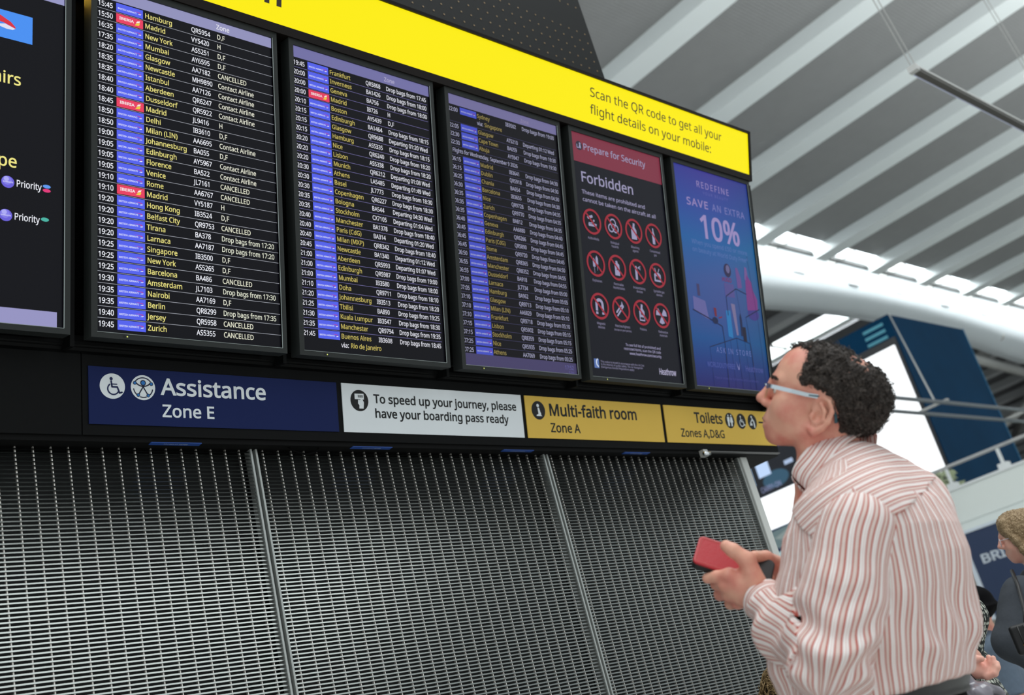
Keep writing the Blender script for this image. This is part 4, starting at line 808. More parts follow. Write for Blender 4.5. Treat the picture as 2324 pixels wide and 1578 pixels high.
for i, x in enumerate((4.1798, 4.2690, 4.3574)):
    cx, cy = x + ox, .110; q.disc(cx, cy, .0362, ZS, INK)
    if i == 0:
        for d, sk in ((-.011, 0), (.012, 1)):
            q.disc(cx + d, cy + .0235, .0045, ZS + .0006, PW, 14)
            if sk: q.poly([(cx + d - .006, cy + .017), (cx + d + .006, cy + .017), (cx + d + .012, cy - .008), (cx + d + .005, cy - .009), (cx + d + .005, cy - .026), (cx + d - .005, cy - .026), (cx + d - .005, cy - .009), (cx + d - .012, cy - .008)], ZS + .0006, PW)
            else: q.poly([(cx + d - .009, cy + .017), (cx + d + .009, cy + .017), (cx + d + .009, cy - .004), (cx + d + .006, cy - .004), (cx + d + .006, cy - .026), (cx + d - .006, cy - .026), (cx + d - .006, cy - .004), (cx + d - .009, cy - .004)], ZS + .0006, PW)
    elif i == 1: wheelchair(q, cx, cy, .0362, PW)
    else:
        q.disc(cx - .004, cy + .023, .0055, ZS + .0006, PW, 14).stroke([(cx, cy + .013), (cx + .012, cy), (cx + .014, cy - .024)], .010, ZS + .0006, PW).stroke([(cx, cy + .012), (cx - .012, cy - .002)], .006, ZS + .0006, PW)
        q.poly([(cx - .022, cy - .018), (cx - .002, cy - .018), (cx - .002, cy - .012), (cx - .022, cy - .012)], ZS + .0006, PW).disc(cx - .017, cy - .007, .004, ZS + .0006, PW, 12).stroke([(cx - .014, cy - .009), (cx - .004, cy - .009)], .005, ZS + .0006, PW)
q.stroke([(4.409 + ox, .1094), (4.472 + ox, .1094)], .0075, ZS, INK, False).stroke([(4.448 + ox, .134), (4.472 + ox, .1094), (4.448 + ox, .085)], .0075, ZS, INK, False)
q.build('symbols', M_PRINT, st_)

# blue serial labels stuck under the soffit, and the small clamp at its end
for i, (x0, x1) in enumerate(((1.385, 1.54), (2.075, 2.235), (2.745, 2.90), (3.42, 3.58))):
    nx = ('under the navy Assistance sign', 'under the white boarding pass sign', 'under the left end of the Multi-faith sign', 'under the right end of the Multi-faith sign')[i]
    m = MB(); m.box(x0, x1, 2.738, 2.757, SZ - 0.0475, SZ - 0.0455)
    lb_ = tag(m.build('serial_label', mat('blue_label', srgb(32, 76, 158), 0.5)), 'thin blue serial label ' + nx, 'label', 'blue labels under the soffit')
    nd = MB().text('11110117 10105', 0, 0, .007, 0, srgb(190, 205, 225), width=0.075, align='c').build('lettering', M_PRINT, lb_)
    nd.matrix_world = Matrix(((1, 0, 0, (x0 + x1) / 2), (0, -1, 0, 2.751), (0, 0, -1, SZ - 0.0482), (0, 0, 0, 1)))
cl = tag(empty('cable_clamp', (3.90, 2.70, SZ - 0.06)), 'small shiny metal clamp under the right end of the board', 'clamp')
def local(mb, name, m, root, smooth=False):
    o = mb.build(name, m, root, smooth); o.matrix_parent_inverse = Matrix.Translation(-root.location); return o
local(MB().box(3.885, 3.915, 2.69, 2.715, SZ - 0.075, SZ - 0.0452), 'bracket', M_STEEL, cl)
M_CHROME = mat('chrome', (0.85, 0.87, 0.9, 1), 0.12, 1.0)
local(MB().tube([(3.88, 2.688, SZ - 0.066), (3.92, 2.688, SZ - 0.066)], 0.009, 12), 'bolt', M_CHROME, cl, True)
local(MB().box(3.93, 4.50, 2.705, 2.72, SZ - 0.050, SZ - 0.0455), 'strap', mat('lit_soffit_grey', (0.12, 0.118, 0.115, 1), 0.5), cl)  # grey strip for the soffit's underside catching light, painted as its colour

# ------------------------------------------------------------------ metal grille panels below the board
GY = 2.781; GX = (-0.801, 0.466, 1.7311, 2.9964, 4.2646); ZT = SZ - 0.046
M_ROD = mat('bright_grille_rod', (0.80, 0.76, 0.70, 1), 0.30, 0.7)
M_FRAME = mat('brushed_frame', (0.46, 0.48, 0.46, 1), 0.4, 0.5)
M_PERF = mat('dark_perforated_back', (0.004, 0.005, 0.005, 1), 0.7)
gl = ('at the left edge of the photo', 'below the navy Assistance sign', 'below the white boarding pass sign', 'behind the red phone case and the man')
gl = ('out of the way at the far left', 'at the left edge, below the departures from 15:45', 'in the middle, below the white boarding pass sign', 'at the right, behind the man with the red phone case')
for i in range(1, 4):
    a, b = GX[i] + 0.009, GX[i + 1] - 0.009
    r = tag(empty('metal_grille', (a, GY, 0.05)), 'steel slatted grille panel ' + gl[i], 'grille', 'steel grille panels under the board')
    s = MB(); z = 0.06
    while z < ZT - 0.005:
        s.prism_x([(GY, z), (GY + 0.0023, z + 0.0046), (GY + 0.0042, z + 0.0046), (GY + 0.0019, z)], a + 0.004, b - 0.004); z += 0.011755
    local(s, 'slats', M_ALU, r)
    rd = MB(); n = 26
    for j in range(n):
        x = a + 0.012 + (b - a - 0.024) * (j + 0.5) / n
        if j == 0: x -= 0.008
        rd.box(x - 0.0016, x + 0.0016, GY + 0.0045, GY + 0.0125, 0.06, ZT)
    local(rd, 'rods', M_ROD, r)
    for x in (a, b): local(MB().box(x - 0.0032, x + 0.0032, GY - 0.004, GY + 0.03, 0.04, ZT), 'frame_post', M_FRAME, r)
    local(MB().box(a, b, GY - 0.003, GY + 0.03, 0.03, 0.055), 'bottom_rail', M_FRAME, r)
    local(MB().box(a - 0.004, b + 0.004, GY + 0.06, GY + 0.07, 0.03, ZT), 'backing', M_PERF, r)
struct(MB().box(XL, GX[4] + 0.002, GY + 0.075, GY + 0.5, 0, ZT).build('wall_front', M_RECESS))
struct(MB().box(GX[4] + 0.003, GX[4] + 0.05, GY - 0.01, GY + 0.5, 0, ZT).build('trim_2', mat('cream_corner', (0.62, 0.63, 0.60, 1), 0.5)))
struct(MB().box(XL, GX[4], GY - 0.02, GY + 0.07, 0, 0.03).build('baseboard_front', M_BLACK))

# ------------------------------------------------------------------ pendants, tower, balcony, far signs
M_WIRE = mat('steel_wire', (0.42, 0.42, 0.40, 1), 0.4, 0.4)
def pendant(x0, x1, y, z, label, wires, lean):
    r = tag(empty('pendant_light', (x0, y, z)), label, 'pendant light', 'suspended linear lights')
    local(MB().box(x0, x1, y - 0.028, y + 0.028, z - 0.024, z + 0.012), 'housing', mat('bronze_grey_housing', (0.07, 0.065, 0.055, 1), 0.4, 0.3), r)
    local(MB().box(x0 + .02, x1, y - 0.036, y - 0.0285, z + 0.006, z + 0.026).box(x0 + .02, x1, y - 0.028, y + 0.028, z + 0.0125, z + 0.018), 'rail', M_STEEL, r)
    local(MB().box(x0 + .02, x1, y + 0.0285, y + 0.038, z - 0.028, z - 0.014), 'light_strip', mat('pale_strip', (0.55, 0.57, 0.75, 1), 0.4), r)
    for x in (x0 - 0.06, x1): local(MB().box(x, x + 0.06, y - 0.04, y + 0.04, z - 0.03, z + 0.028), 'end_cap', M_STEEL, r)
    for x in wires:
        for d in (-0.018, 0.018):
            h = ZR - 0.5 - z
            local(MB().tube([(x + 0.03, y + d, z + 0.026), (x + lean[0] * h, y + d + lean[1] * h, z + h)], 0.0045, 6), 'suspension_wire', M_WIRE, r)
pendant(8.72, 13.5, 2.72, 5.86, 'long metal pendant light hanging in the top right corner', (8.70, 12.4), (-0.24, 0.0))
tr = tag(empty('light_track', (16.0, 8.7, 5.84)), 'pair of thin horizontal rails crossing the blue advertising tower', 'light track')
for y in (8.46, 8.98): local(MB().box(16.0, 29.0, y - 0.035, y + 0.035, 5.81, 5.86), 'rail', mat('dull_rail', (0.12, 0.135, 0.145, 1), 0.5), tr)
for x in (16.5, 20.4, 24.4, 28.4): local(MB().box(x - .04, x + .04, 8.40, 9.04, 5.86, 5.90), 'cross_bar', M_WIRE, tr)
local(MB().tube([(19.94, 8.46, 5.86), (26.0, 11.25, 9.83)], 0.018, 6), 'stay_wire', M_WIRE, tr)

tw = tag(empty('advertising_tower', (26, 11.3, 4.4)), 'dark blue advertising tower with a large white screen', 'advertising tower')
M_TW = mat('blue_glass_panel', srgb(8, 52, 82), 0.6, spec=0.05, noise=0.25, nscale=0.7)
local(MB().box(26, 30.3, 11.3, 19.5, 4.4, 9.83), 'tower_body', M_TW, tw)
local(MB().box(25.94, 26.0, 11.32, 19.0, 5.3, 9.2), 'screen_surround', mat('screen_black', (0.006, 0.007, 0.01, 1), 0.3), tw)
M_LED = mat('white_led_screen', (0.8, 0.8, 0.8, 1), 0.5, emit=(0.96, 0.98, 1.0, 1), estr=1.05)
local(MB().box(25.92, 25.94, 11.40, 18.9, 5.62, 9.0), 'white_screen', M_LED, tw)
q = MB()
for i in range(3): q.box(25.985, 25.998, 11.5, 12.1, 9.25 + i * .18, 9.33 + i * .18)
local(q, 'lettering', mat('teal_print', srgb(70, 150, 170), 0.4), tw)
local(MB().box(30.29, 30.32, 11.28, 11.31, 4.4, 9.83), 'corner_trim', mat('teal_trim', srgb(40, 110, 150), 0.4), tw)

bal = struct(MB().box(22.12, 60, -16, 11.62, 3.86, 4.25).box(22, 22.15, -16, 11.62, 3.84, 4.5).build('balcony', mat('cream_fascia', (0.72, 0.76, 0.72, 1), 0.5)))
local_ = lambda mb, name, m: mb.build(name, m, bal)
local_(MB().box(21.97, 22.3, -16, 11.64, 4.5, 4.55), 'coping', M_WHITE)
local_(MB().box(22.02, 22.2, -16, 11.62, 3.62, 3.84), 'lower_fascia', mat('cream_fascia', (0.66, 0.70, 0.66, 1), 0.5))
local_(MB().tube([(22.1, -16, 5.0), (22.1, 11.6, 5.0)], 0.038, 10), 'handrail', mat('rail_grey', (0.42, 0.42, 0.41, 1), 0.4, 0.3))
for i in range(20):
    y = 9.72 - 1.14 * i if i else 9.72
    local_(MB().box(22.08, 22.12, y - .03, y + .03, 4.55, 4.98), 'railing_post', M_WHITE)
    local_(MB().box(22.02, 22.2, y - .1, y + .1, 4.55, 4.66), 'post_foot', M_WHITE)
struct(MB().box(32, 32.3, -16, 19, 0, 3.86).build('wall_left', mat('warm_inner_wall', (0.55, 0.52, 0.44, 1), 0.7)))
# leafy plant in a trough on the balcony
pl = tag(empty('potted_plant', (22.25, 10.25, 4.55)), 'pale leafy plant behind the balcony railing', 'plant')
local(MB().box(22.3, 22.65, 9.75, 10.9, 4.25, 4.62), 'trough', M_STEEL, pl)
lv = MB(); rnd = random.Random(3)
for i in range(90):
    y = rnd.uniform(9.6, 10.95); x = rnd.uniform(22.3, 22.6); z = rnd.uniform(4.6, 4.98); a = rnd.uniform(-0.5, 0.9); l = rnd.uniform(.12, .3)
    n = len(lv.v); d = Vector((rnd.uniform(-.3, .3), math.cos(a), math.sin(a))).normalized() * l; w_ = Vector((0, -math.sin(a), math.cos(a))) * l * .16
    p0 = Vector((x, y, z)); lv.v += [tuple(p0), tuple(p0 + d * .5 + w_), tuple(p0 + d), tuple(p0 + d * .5 - w_)]; lv.f.append((n, n + 1, n + 2, n + 3))
local(lv, 'leaves', mat('pale_leaf', srgb(176, 186, 150), 0.5), pl)

# navy airline board hung below the balcony
nb = tag(empty('airline_sign', (21.9, 9.9, 2.4)), 'navy airline sign with white frame hanging below the balcony', 'sign')
local(MB().box(21.85, 22.0, 4.0, 9.83, 1.9, 3.60), 'panel', mat('navy_panel', srgb(38, 54, 84), 0.4), nb)
local(MB().box(21.83, 22.02, 9.83, 9.93, 1.9, 3.64).box(21.83, 22.02, 4.0, 9.93, 3.60, 3.66), 'frame', mat('pale_frame', (0.62, 0.68, 0.74, 1), 0.4), nb)
q = MB().text('BRITISH AIRWAYS', 0, 0, 0.17, 0, srgb(196, 204, 212), width=2.7, bold=.03).build('lettering', M_PRINT, nb)
q.parent = nb; q.matrix_parent_inverse = Matrix.Translation(-nb.location); q.matrix_basis = Matrix(((0, 0, -1, 21.84), (-1, 0, 0, 9.66), (0, 1, 0, 2.95), (0, 0, 0, 1)))
q = MB().poly([(0, 0), (1.6, 0), (2.6, .55), (1.0, .5)], 0, srgb(56, 72, 104)).build('speed_mark', M_PRINT, nb)
q.parent = nb; q.matrix_parent_inverse = Matrix.Translation(-nb.location); q.matrix_basis = Matrix(((0, 0, -1, 21.842), (-1, 0, 0, 9.5), (0, 1, 0, 3.02), (0, 0, 0, 1)))

# tall digital column just past the end of the grille
dc = tag(empty('digital_column', (18, 10, 0)), 'tall digital advert column with black picture over a white band', 'digital screen')
local(MB().box(18.0, 18.5, 10.28, 11.74, 0, 6.2), 'column_body', mat('column_shell', (0.55, 0.6, 0.66, 1), 0.4), dc)
def face(name, mb, m):
    o = mb.build(name, m, dc); o.matrix_parent_inverse = Matrix.Translation(-dc.location)
    o.matrix_basis = Matrix(((0, 0, -1, 17.99), (-1, 0, 0, 11.7), (0, 1, 0, 0), (0, 0, 0, 1))); return o
q = MB(); bk = srgb(18, 22, 28)
q.rect(0.0, 5.07, 1.42, 6.15, 0, bk).rect(0.0, 5.07, .03, 6.15, .001, srgb(150, 190, 215))
q.rect(0.05, 5.32, .15, 6.1, .002, srgb(150, 185, 220)).rect(.27, 5.42, .56, 5.74, .002, srgb(190, 215, 250)).disc(.62, 5.30, .30, .0015, srgb(46, 82, 104), 30, .16).disc(.55, 5.92, .5, .0015, srgb(42, 72, 116), 30, .10)
q.text('CARRY-ON', .22, 5.14, .10, .003, srgb(130, 138, 175), width=.48).rect(.90, 5.46, 1.1, 5.54, .002, srgb(170, 190, 220))
q.rect(0.0, 3.0, 1.42, 4.43, 0, srgb(20, 36, 66)).poly([(.0, 4.16), (.20, 4.06), (.48, 4.14), (.9, 4.2), (1.1, 4.3), (.6, 4.41), (.05, 4.39)], .001, srgb(96, 116, 118)).poly([(.15, 4.26), (.4, 4.16), (.7, 4.26), (.45, 4.34)], .002, srgb(128, 142, 140))
q.rect(.10, 3.52, .62, 4.0, .001, srgb(160, 200, 205))
face('picture', q, attr_mat('lit_column_image', 1.0, 0.4, 0.2))
face('white_band', MB().rect(0, 4.44, 1.42, 5.06, .001, (1, 1, 1, 1)), M_LED)

# ------------------------------------------------------------------ people: solid shapes blended by distance functions
def nrm(v): v = np.asarray(v, float); return v / np.linalg.norm(v)
def smin(a, b, k):
    if k <= 0: return np.minimum(a, b)
    h = np.clip(0.5 + 0.5 * (b - a) / k, 0, 1)
    return b + (a - b) * h - k * h * (1 - h)
def smax(a, b, k): return -smin(-a, -b, k)
def cone(p, a, b, ra, rb):
    a = np.asarray(a, float); ba = np.asarray(b, float) - a; pa = p - a
    t = np.clip(pa @ ba / (ba @ ba + 1e-12), 0, 1)
    return np.linalg.norm(pa - t[:, None] * ba, axis=1) - (ra + (rb - ra) * t)
def ball(p, c, r): return np.linalg.norm(p - np.asarray(c, float), axis=1) - r
def ellip(p, c, r, ax=None):
    q = p - np.asarray(c, float)
    if ax is not None: q = q @ np.asarray(ax).T
    r = np.asarray(r, float); k0 = np.linalg.norm(q / r, axis=1); k1 = np.linalg.norm(q / (r * r), axis=1) + 1e-9
    return k0 * (k0 - 1) / k1
def chain(p, pts, rs, k=0.01):
    d = None
    for i in range(len(pts) - 1):
        c = cone(p, pts[i], pts[i + 1], rs[i], rs[i + 1]); d = c if d is None else smin(d, c, k)
    return d
def sstep(a, b, x):
    t = np.clip((x - a) / (b - a), 0, 1); return t * t * (3 - 2 * t)
def in_poly(x, y, poly):
    """signed distance to a closed outline, positive inside"""
    d = np.full(x.shape, 1e9); s = np.zeros(x.shape, bool)
    for i in range(len(poly)):
        x0, y0 = poly[i - 1]; x1, y1 = poly[i]; ex, ey = x1 - x0, y1 - y0
        t = np.clip(((x - x0) * ex + (y - y0) * ey) / (ex * ex + ey * ey), 0, 1)
        d = np.minimum(d, (x - x0 - t * ex) ** 2 + (y - y0 - t * ey) ** 2)
        c = ((y0 > y) != (y1 > y)) & (x < (x1 - x0) * (y - y0) / (y1 - y0 + 1e-12) + x0); s ^= c
    return np.where(s, 1, -1) * np.sqrt(d)
def wob(p, f, seed=0.0):
    x, y, z = p[:, 0] * f, p[:, 1] * f, p[:, 2] * f
    return (np.sin(x * 1.0 + 1.7 * np.sin(y * 0.9 + seed) + seed) + np.sin(y * 1.1 + 1.6 * np.sin(z * 1.05 + seed * 2)) + np.sin(z * 0.95 + 1.8 * np.sin(x * 1.07 + seed * 3))) / 3

def solid(name, fn, lo, hi, h, m, parent=None, attr=None):
    """mesh of the surface fn = 0 (naive surface nets on a sparse grid)"""
    lo = np.asarray(lo, float); hi = np.asarray(hi, float)
    st = h * 16; n = np.ceil((hi - lo) / st).astype(int)
    g = np.stack(np.meshgrid(*[np.arange(k) for k in n], indexing='ij'), -1).reshape(-1, 3)
    for step, nxt in ((16, 4), (4, 1)):
        c = lo + (g + 0.5) * (h * step)
        keep = np.abs(fn(c)) < h * step * 1.15 + 0.002
        g = g[keep]; r = step // nxt
        sub = np.stack(np.meshgrid(*[np.arange(r)] * 3, indexing='ij'), -1).reshape(-1, 3)
        g = (g[:, None, :] * r + sub[None]).reshape(-1, 3)
    N = (n * 16 + 2).astype(np.int64)
    key = lambda q: (q[:, 0] * N[1] + q[:, 1]) * N[2] + q[:, 2]
    off = np.array([[i, j, k] for i in (0, 1) for j in (0, 1) for k in (0, 1)])
    cor = (g[:, None, :] + off[None]).reshape(-1, 3)
    uk, first, inv = np.unique(key(cor), return_index=True, return_inverse=True)
    val = fn(lo + cor[first] * h); cv = val[inv.reshape(-1)].reshape(-1, 8)
    inside = (cv < 0).sum(1); surf = (inside > 0) & (inside < 8); g = g[surf]; cv = cv[surf]
    acc = np.zeros((len(g), 3)); cnt = np.zeros(len(g))
    for a in range(8):
        for b in range(a + 1, 8):
            if np.abs(off[a] - off[b]).sum() != 1: continue
            s = (cv[:, a] < 0) != (cv[:, b] < 0)
            t = np.where(s, cv[:, a] / np.where(s, cv[:, a] - cv[:, b], 1), 0)
            acc += np.where(s[:, None], off[a] + t[:, None] * (off[b] - off[a]), 0); cnt += s
    v = lo + (g + acc / cnt[:, None]) * h
    ck = key(g); order = np.argsort(ck); sk = ck[order]
    def find(q):
        i = np.clip(np.searchsorted(sk, key(q)), 0, len(sk) - 1); ok = sk[i] == key(q); return order[i], ok
    faces = []
    for ax in range(3):
        o1 = [0, 0, 0]; o1[(ax + 1) % 3] = 1; o2 = [0, 0, 0]; o2[(ax + 2) % 3] = 1
        e = [0, 0, 0]; e[ax] = 1
        i0 = 0; i1 = int(e[0] * 4 + e[1] * 2 + e[2])
        s = (cv[:, i0] < 0) != (cv[:, i1] < 0); q = g[s]; flip = cv[s][:, i0] < 0
        b, okb = find(q - np.array(o1)); c, okc = find(q - np.array(o1) - np.array(o2)); d, okd = find(q - np.array(o2))
        a = np.nonzero(s)[0]; ok = okb & okc & okd
        f = np.stack([a, b, c, d], 1)[ok]; fl = flip[ok]
        f[fl] = f[fl][:, ::-1]; faces.append(f[:, ::-1])
    f = np.concatenate(faces)
    for _ in range(2):                     # settle the points on the true surface
        e = h * 0.5; d0 = fn(v); gr = np.stack([(fn(v + np.eye(3)[i] * e) - d0) / e for i in range(3)], 1)
        stp = gr * (d0 / np.maximum((gr ** 2).sum(1), 0.25))[:, None]
        v = v - np.clip(stp, -h * .6, h * .6)
    me = bpy.data.meshes.new(name); me.from_pydata(v.tolist(), [], f.tolist())
    me.polygons.foreach_set('use_smooth', [True] * len(me.polygons)); me.update()
    if attr is not None:
        for an, af in attr.items():
            la = me.attributes.new(an, 'FLOAT', 'POINT'); la.data.foreach_set('value', af(v).astype(np.float32))
    me.materials.append(m)
    o = bpy.data.objects.new(name, me); COL.objects.link(o)
    if parent is not None: o.parent = parent; o.matrix_parent_inverse = world_of(parent).inverted()
    return o
def world_of(o): return Matrix.Translation(o.location) if o.type == 'EMPTY' else Matrix.Identity(4)
def child(mb, name, m, root, smooth=True):
    o = mb.build(name, m, root, smooth); o.matrix_parent_inverse = world_of(root).inverted(); return o

# materials of skin and cloth
def skin(name, base, red):
    m = mat(name, base, 0.45, spec=0.35); nt = m.node_tree; b = nt.nodes['Principled BSDF']
    b.inputs['Subsurface Weight'].default_value = 0.12; b.inputs['Subsurface Radius'].default_value = (0.012, 0.004, 0.002)
    tc = nt.nodes.new('ShaderNodeTexCoord'); n = nt.nodes.new('ShaderNodeTexNoise'); n.inputs['Scale'].default_value = 22; n.inputs['Detail'].default_value = 5
    nt.links.new(tc.outputs['Object'], n.inputs['Vector'])
    mx = nt.nodes.new('ShaderNodeMix'); mx.data_type = 'RGBA'; mx.inputs[6].default_value = base; mx.inputs[7].default_value = red
    mr = nt.nodes.new('ShaderNodeMapRange'); mr.inputs['From Min'].default_value = 0.38; mr.inputs['From Max'].default_value = 0.68
    nt.links.new(n.outputs['Fac'], mr.inputs['Value']); nt.links.new(mr.outputs[0], mx.inputs[0]); nt.links.new(mx.outputs[2], b.inputs['Base Color'])
    n2 = nt.nodes.new('ShaderNodeTexNoise'); n2.inputs['Scale'].default_value = 500; nt.links.new(tc.outputs['Object'], n2.inputs['Vector'])
    bp = nt.nodes.new('ShaderNodeBump'); bp.inputs['Strength'].default_value = 0.12; bp.inputs['Distance'].default_value = 0.0006
    nt.links.new(n2.outputs['Fac'], bp.inputs['Height']); nt.links.new(bp.outputs[0], b.inputs['Normal'])
    return m
def striped(name, period):
    m = bpy.data.materials.new(name); m.use_nodes = True; nt = m.node_tree; b = nt.nodes['Principled BSDF']
    a = nt.nodes.new('ShaderNodeAttribute'); a.attribute_name = 'weft'
    mu = nt.nodes.new('ShaderNodeMath'); mu.operation = 'MULTIPLY'; mu.inputs[1].default_value = 1 / period
    fr = nt.nodes.new('ShaderNodeMath'); fr.operation = 'FRACT'
    nt.links.new(a.outputs['Fac'], mu.inputs[0]); nt.links.new(mu.outputs[0], fr.inputs[0])
    rp = nt.nodes.new('ShaderNodeValToRGB'); cr = rp.color_ramp
    red, wh, pk, be = srgb(186, 84, 72), srgb(243, 238, 234), srgb(226, 190, 186), srgb(226, 206, 198)
    st = [(0.0, red), (0.10, red), (0.15, wh), (0.30, wh), (0.34, pk), (0.37, pk), (0.41, wh), (0.53, wh), (0.57, red), (0.65, red), (0.69, be), (0.95, be), (1.0, red)]
    cr.elements[0].position = 0; cr.elements[0].color = red; cr.elements[1].position = 1; cr.elements[1].color = red
    for p_, c in st[1:-1]:
        e = cr.elements.new(p_); e.color = c
    nt.links.new(fr.outputs[0], rp.inputs[0]); nt.links.new(rp.outputs[0], b.inputs['Base Color'])
    b.inputs['Roughness'].default_value = 0.8; b.inputs['Specular IOR Level'].default_value = 0.15
    tc = nt.nodes.new('ShaderNodeTexCoord'); n = nt.nodes.new('ShaderNodeTexNoise'); n.inputs['Scale'].default_value = 60; n.inputs['Detail'].default_value = 3
    nt.links.new(tc.outputs['Object'], n.inputs['Vector']); bp = nt.nodes.new('ShaderNodeBump'); bp.inputs['Strength'].default_value = 0.35; bp.inputs['Distance'].default_value = 0.004
    nt.links.new(n.outputs['Fac'], bp.inputs['Height']); nt.links.new(bp.outputs[0], b.inputs['Normal'])
    return m
M_SKIN = skin('ruddy_skin', srgb(232, 174, 150), srgb(218, 138, 122))
M_SHIRT = striped('red_striped_cotton', 0.0185)

# ---- the man in the striped shirt
zc = lambda z: z + CAM_Z
man = tag(empty('person', (1.9, 1.08, 0.0)), 'man in red and white striped shirt and glasses looking up at the screens', 'person')
HO_ = at(1845, 945, 2.07); hs = 2.07 / FPX
hl = -nrm(ray(1850, 900)); hf0 = -0.97 * RC[0] - 0.24 * RC[1]
hf = nrm(hf0 - hl * (hf0 @ hl)); hu = np.cross(hf, -hl); hu = nrm(hu)
if hu @ RC[1] > 0: hu = -hu
# the head's own axes: f forward, l to the man's left (towards the camera), u up; units of the face about 0.83 mm
HC = HO_ - hl * 68 * hs
def head_q(p):
    q = p - HC; return np.stack([q @ hf, q @ hl, q @ hu], 1) / hs
def face_sd(q, ears=True):
    q = np.stack([q[:, 0], np.abs(q[:, 1]), q[:, 2]], 1)
    d = ellip(q, (-30, 0, 68), (118, 90, 93))
    d = smin(d, ellip(q, (-78, 0, 50), (68, 76, 70)), 30)
    d = smin(d, ellip(q, (31, 0, 80), (75, 68, 82)), 24)             # forehead
    d = smin(d, ellip(q, (40, 0, -8), (58, 62, 74)), 26)             # middle face
    d = smin(d, cone(q, (-2, 56, -28), (64, 16, -66), 17, 17), 24)   # jaw
    d = smin(d, ellip(q, (72, 0, -70), (20, 22, 17)), 14)            # chin
    d = smin(d, cone(q, (98, 0, 62), (86, 36, 62), 14, 12), 16)      # brow
    d = smin(d, ellip(q, (58, 42, 2), (38, 26, 34)), 26)             # cheek
    d = smin(d, ellip(q, (77, 0, -34), (29, 40, 34)), 22)            # around the mouth
    d = smax(d, -ellip(q, (114, 34, 38), (17, 18, 10)), 14)          # eye socket
    d = smin(d, ball(q, (83, 33, 38), 16.5), 4)                      # eye under its lids
    d = smin(d, cone(q, (106, 0, 52), (119, 0, 16), 9, 13), 15)     # nose
    d = smin(d, ellip(q, (123.5, 0, 10), (12, 12.5, 10.5)), 8)
    d = smin(d, ellip(q, (109, 12, 2), (12, 9, 8.5)), 9)
    d = smax(d, -ball(q, (110, 7, -10), 3.2), 4)
    d = smin(d, cone(q, (103, 0, -33), (92, 24, -38), 6.5, 4), 5)    # lips
    d = smin(d, cone(q, (98, 0, -49), (88, 22, -46), 7, 4), 5)
    d = smax(d, -cone(q, (112, 0, -41), (96, 25, -42), 2.4, 2), 3)
    d = smin(d, cone(q, (-46, 0, -20), (-74, 0, -210), 61, 68), 26)  # neck
    d = smin(d, cone(q, (0, 42, -44), (-24, 18, -150), 22, 24), 24)
    if not ears: return d
    # ear, on both sides
    rim = [(4, 72, 18), (0, 78, 38), (-13, 86, 47), (-28, 92, 40), (-37, 95, 20), (-35, 92, -4), (-25, 86, -22), (-10, 78, -35), (3, 71, -28)]
    e = chain(q, rim, [4, 5.5, 6, 6, 5.5, 5.5, 7, 9.5, 6], 3)
    e = smin(e, ellip(q, (-15, 75, 4), (20, 8, 35)), 6)
    e = smin(e, chain(q, [(-11, 85, 31), (-22, 89, 17), (-23, 88, -2), (-12, 82, -15)], [4.5, 5, 5, 4.5], 3), 4)
    e = smax(e, -ellip(q, (-8, 87, 3), (9, 12, 13)), 5); e = smax(e, -ball(q, (-3, 80, -3), 6), 2)
    e = smax(e, -chain(q, [(-6, 91, 35), (-18, 96, 37), (-29, 99, 24), (-30, 98, 4)], [3.5, 4, 4, 3], 3), 3)
    e = smin(e, ellip(q, (3, 75, -2), (6, 7, 9)), 4)
    return smin(d, e, 4)
def head_sd(p): return face_sd(head_q(p)) * hs
SHO_L, ELB_L, WRI_L = at(1944, 1196, 1.90), at(1886, 1500, 1.83), at(1732, 1362, 2.035)
SHO_R, ELB_R, WRI_R = np.array([2.06, 1.0, zc(.318)]), np.array([2.085, 1.17, zc(.05)]), at(1788, 1303, 2.17)
A3 = lambda u, v, d: at(u, v, d)
def hand_left(p):
    w = A3(1726, 1354, 2.038)
    d = chain(p, [WRI_L, w], [.025, .024])
    mc = [A3(1655, 1306, 2.052), A3(1646, 1328, 2.060), A3(1655, 1350, 2.068), A3(1675, 1368, 2.075)]
    for i, q in enumerate(mc): d = smin(d, cone(p, w + (q - w) * .12, q, .0165, .0135 - .0008 * i), .014)
    d = smin(d, ellip(p, A3(1690, 1330, 2.055), (.034, .034, .021), np.stack([nrm(mc[0] - w), nrm(np.cross(nrm(ray(1690, 1330)), nrm(mc[0] - w))), nrm(ray(1690, 1330))])), .014)
    for pts in ([mc[0], A3(1626, 1309, 2.068), A3(1606, 1313, 2.080)], [mc[1], A3(1626, 1326, 2.095), A3(1640, 1318, 2.118), A3(1656, 1312, 2.122)],
                [mc[2], A3(1634, 1350, 2.105), A3(1650, 1338, 2.130), A3(1668, 1330, 2.132)], [mc[3], A3(1658, 1370, 2.108), A3(1670, 1358, 2.128), A3(1684, 1350, 2.130)]):
        n = len(pts); d = smin(d, chain(p, pts, [.0125, .0112, .0102, .0094][:n], .004), .006)
    th = chain(p, [A3(1714, 1318, 2.035), A3(1695, 1272, 2.042), A3(1664, 1250, 2.050), A3(1648, 1240, 2.056)], [.019, .0158, .0130, .0112], .006)
    return smin(d, th, .014)
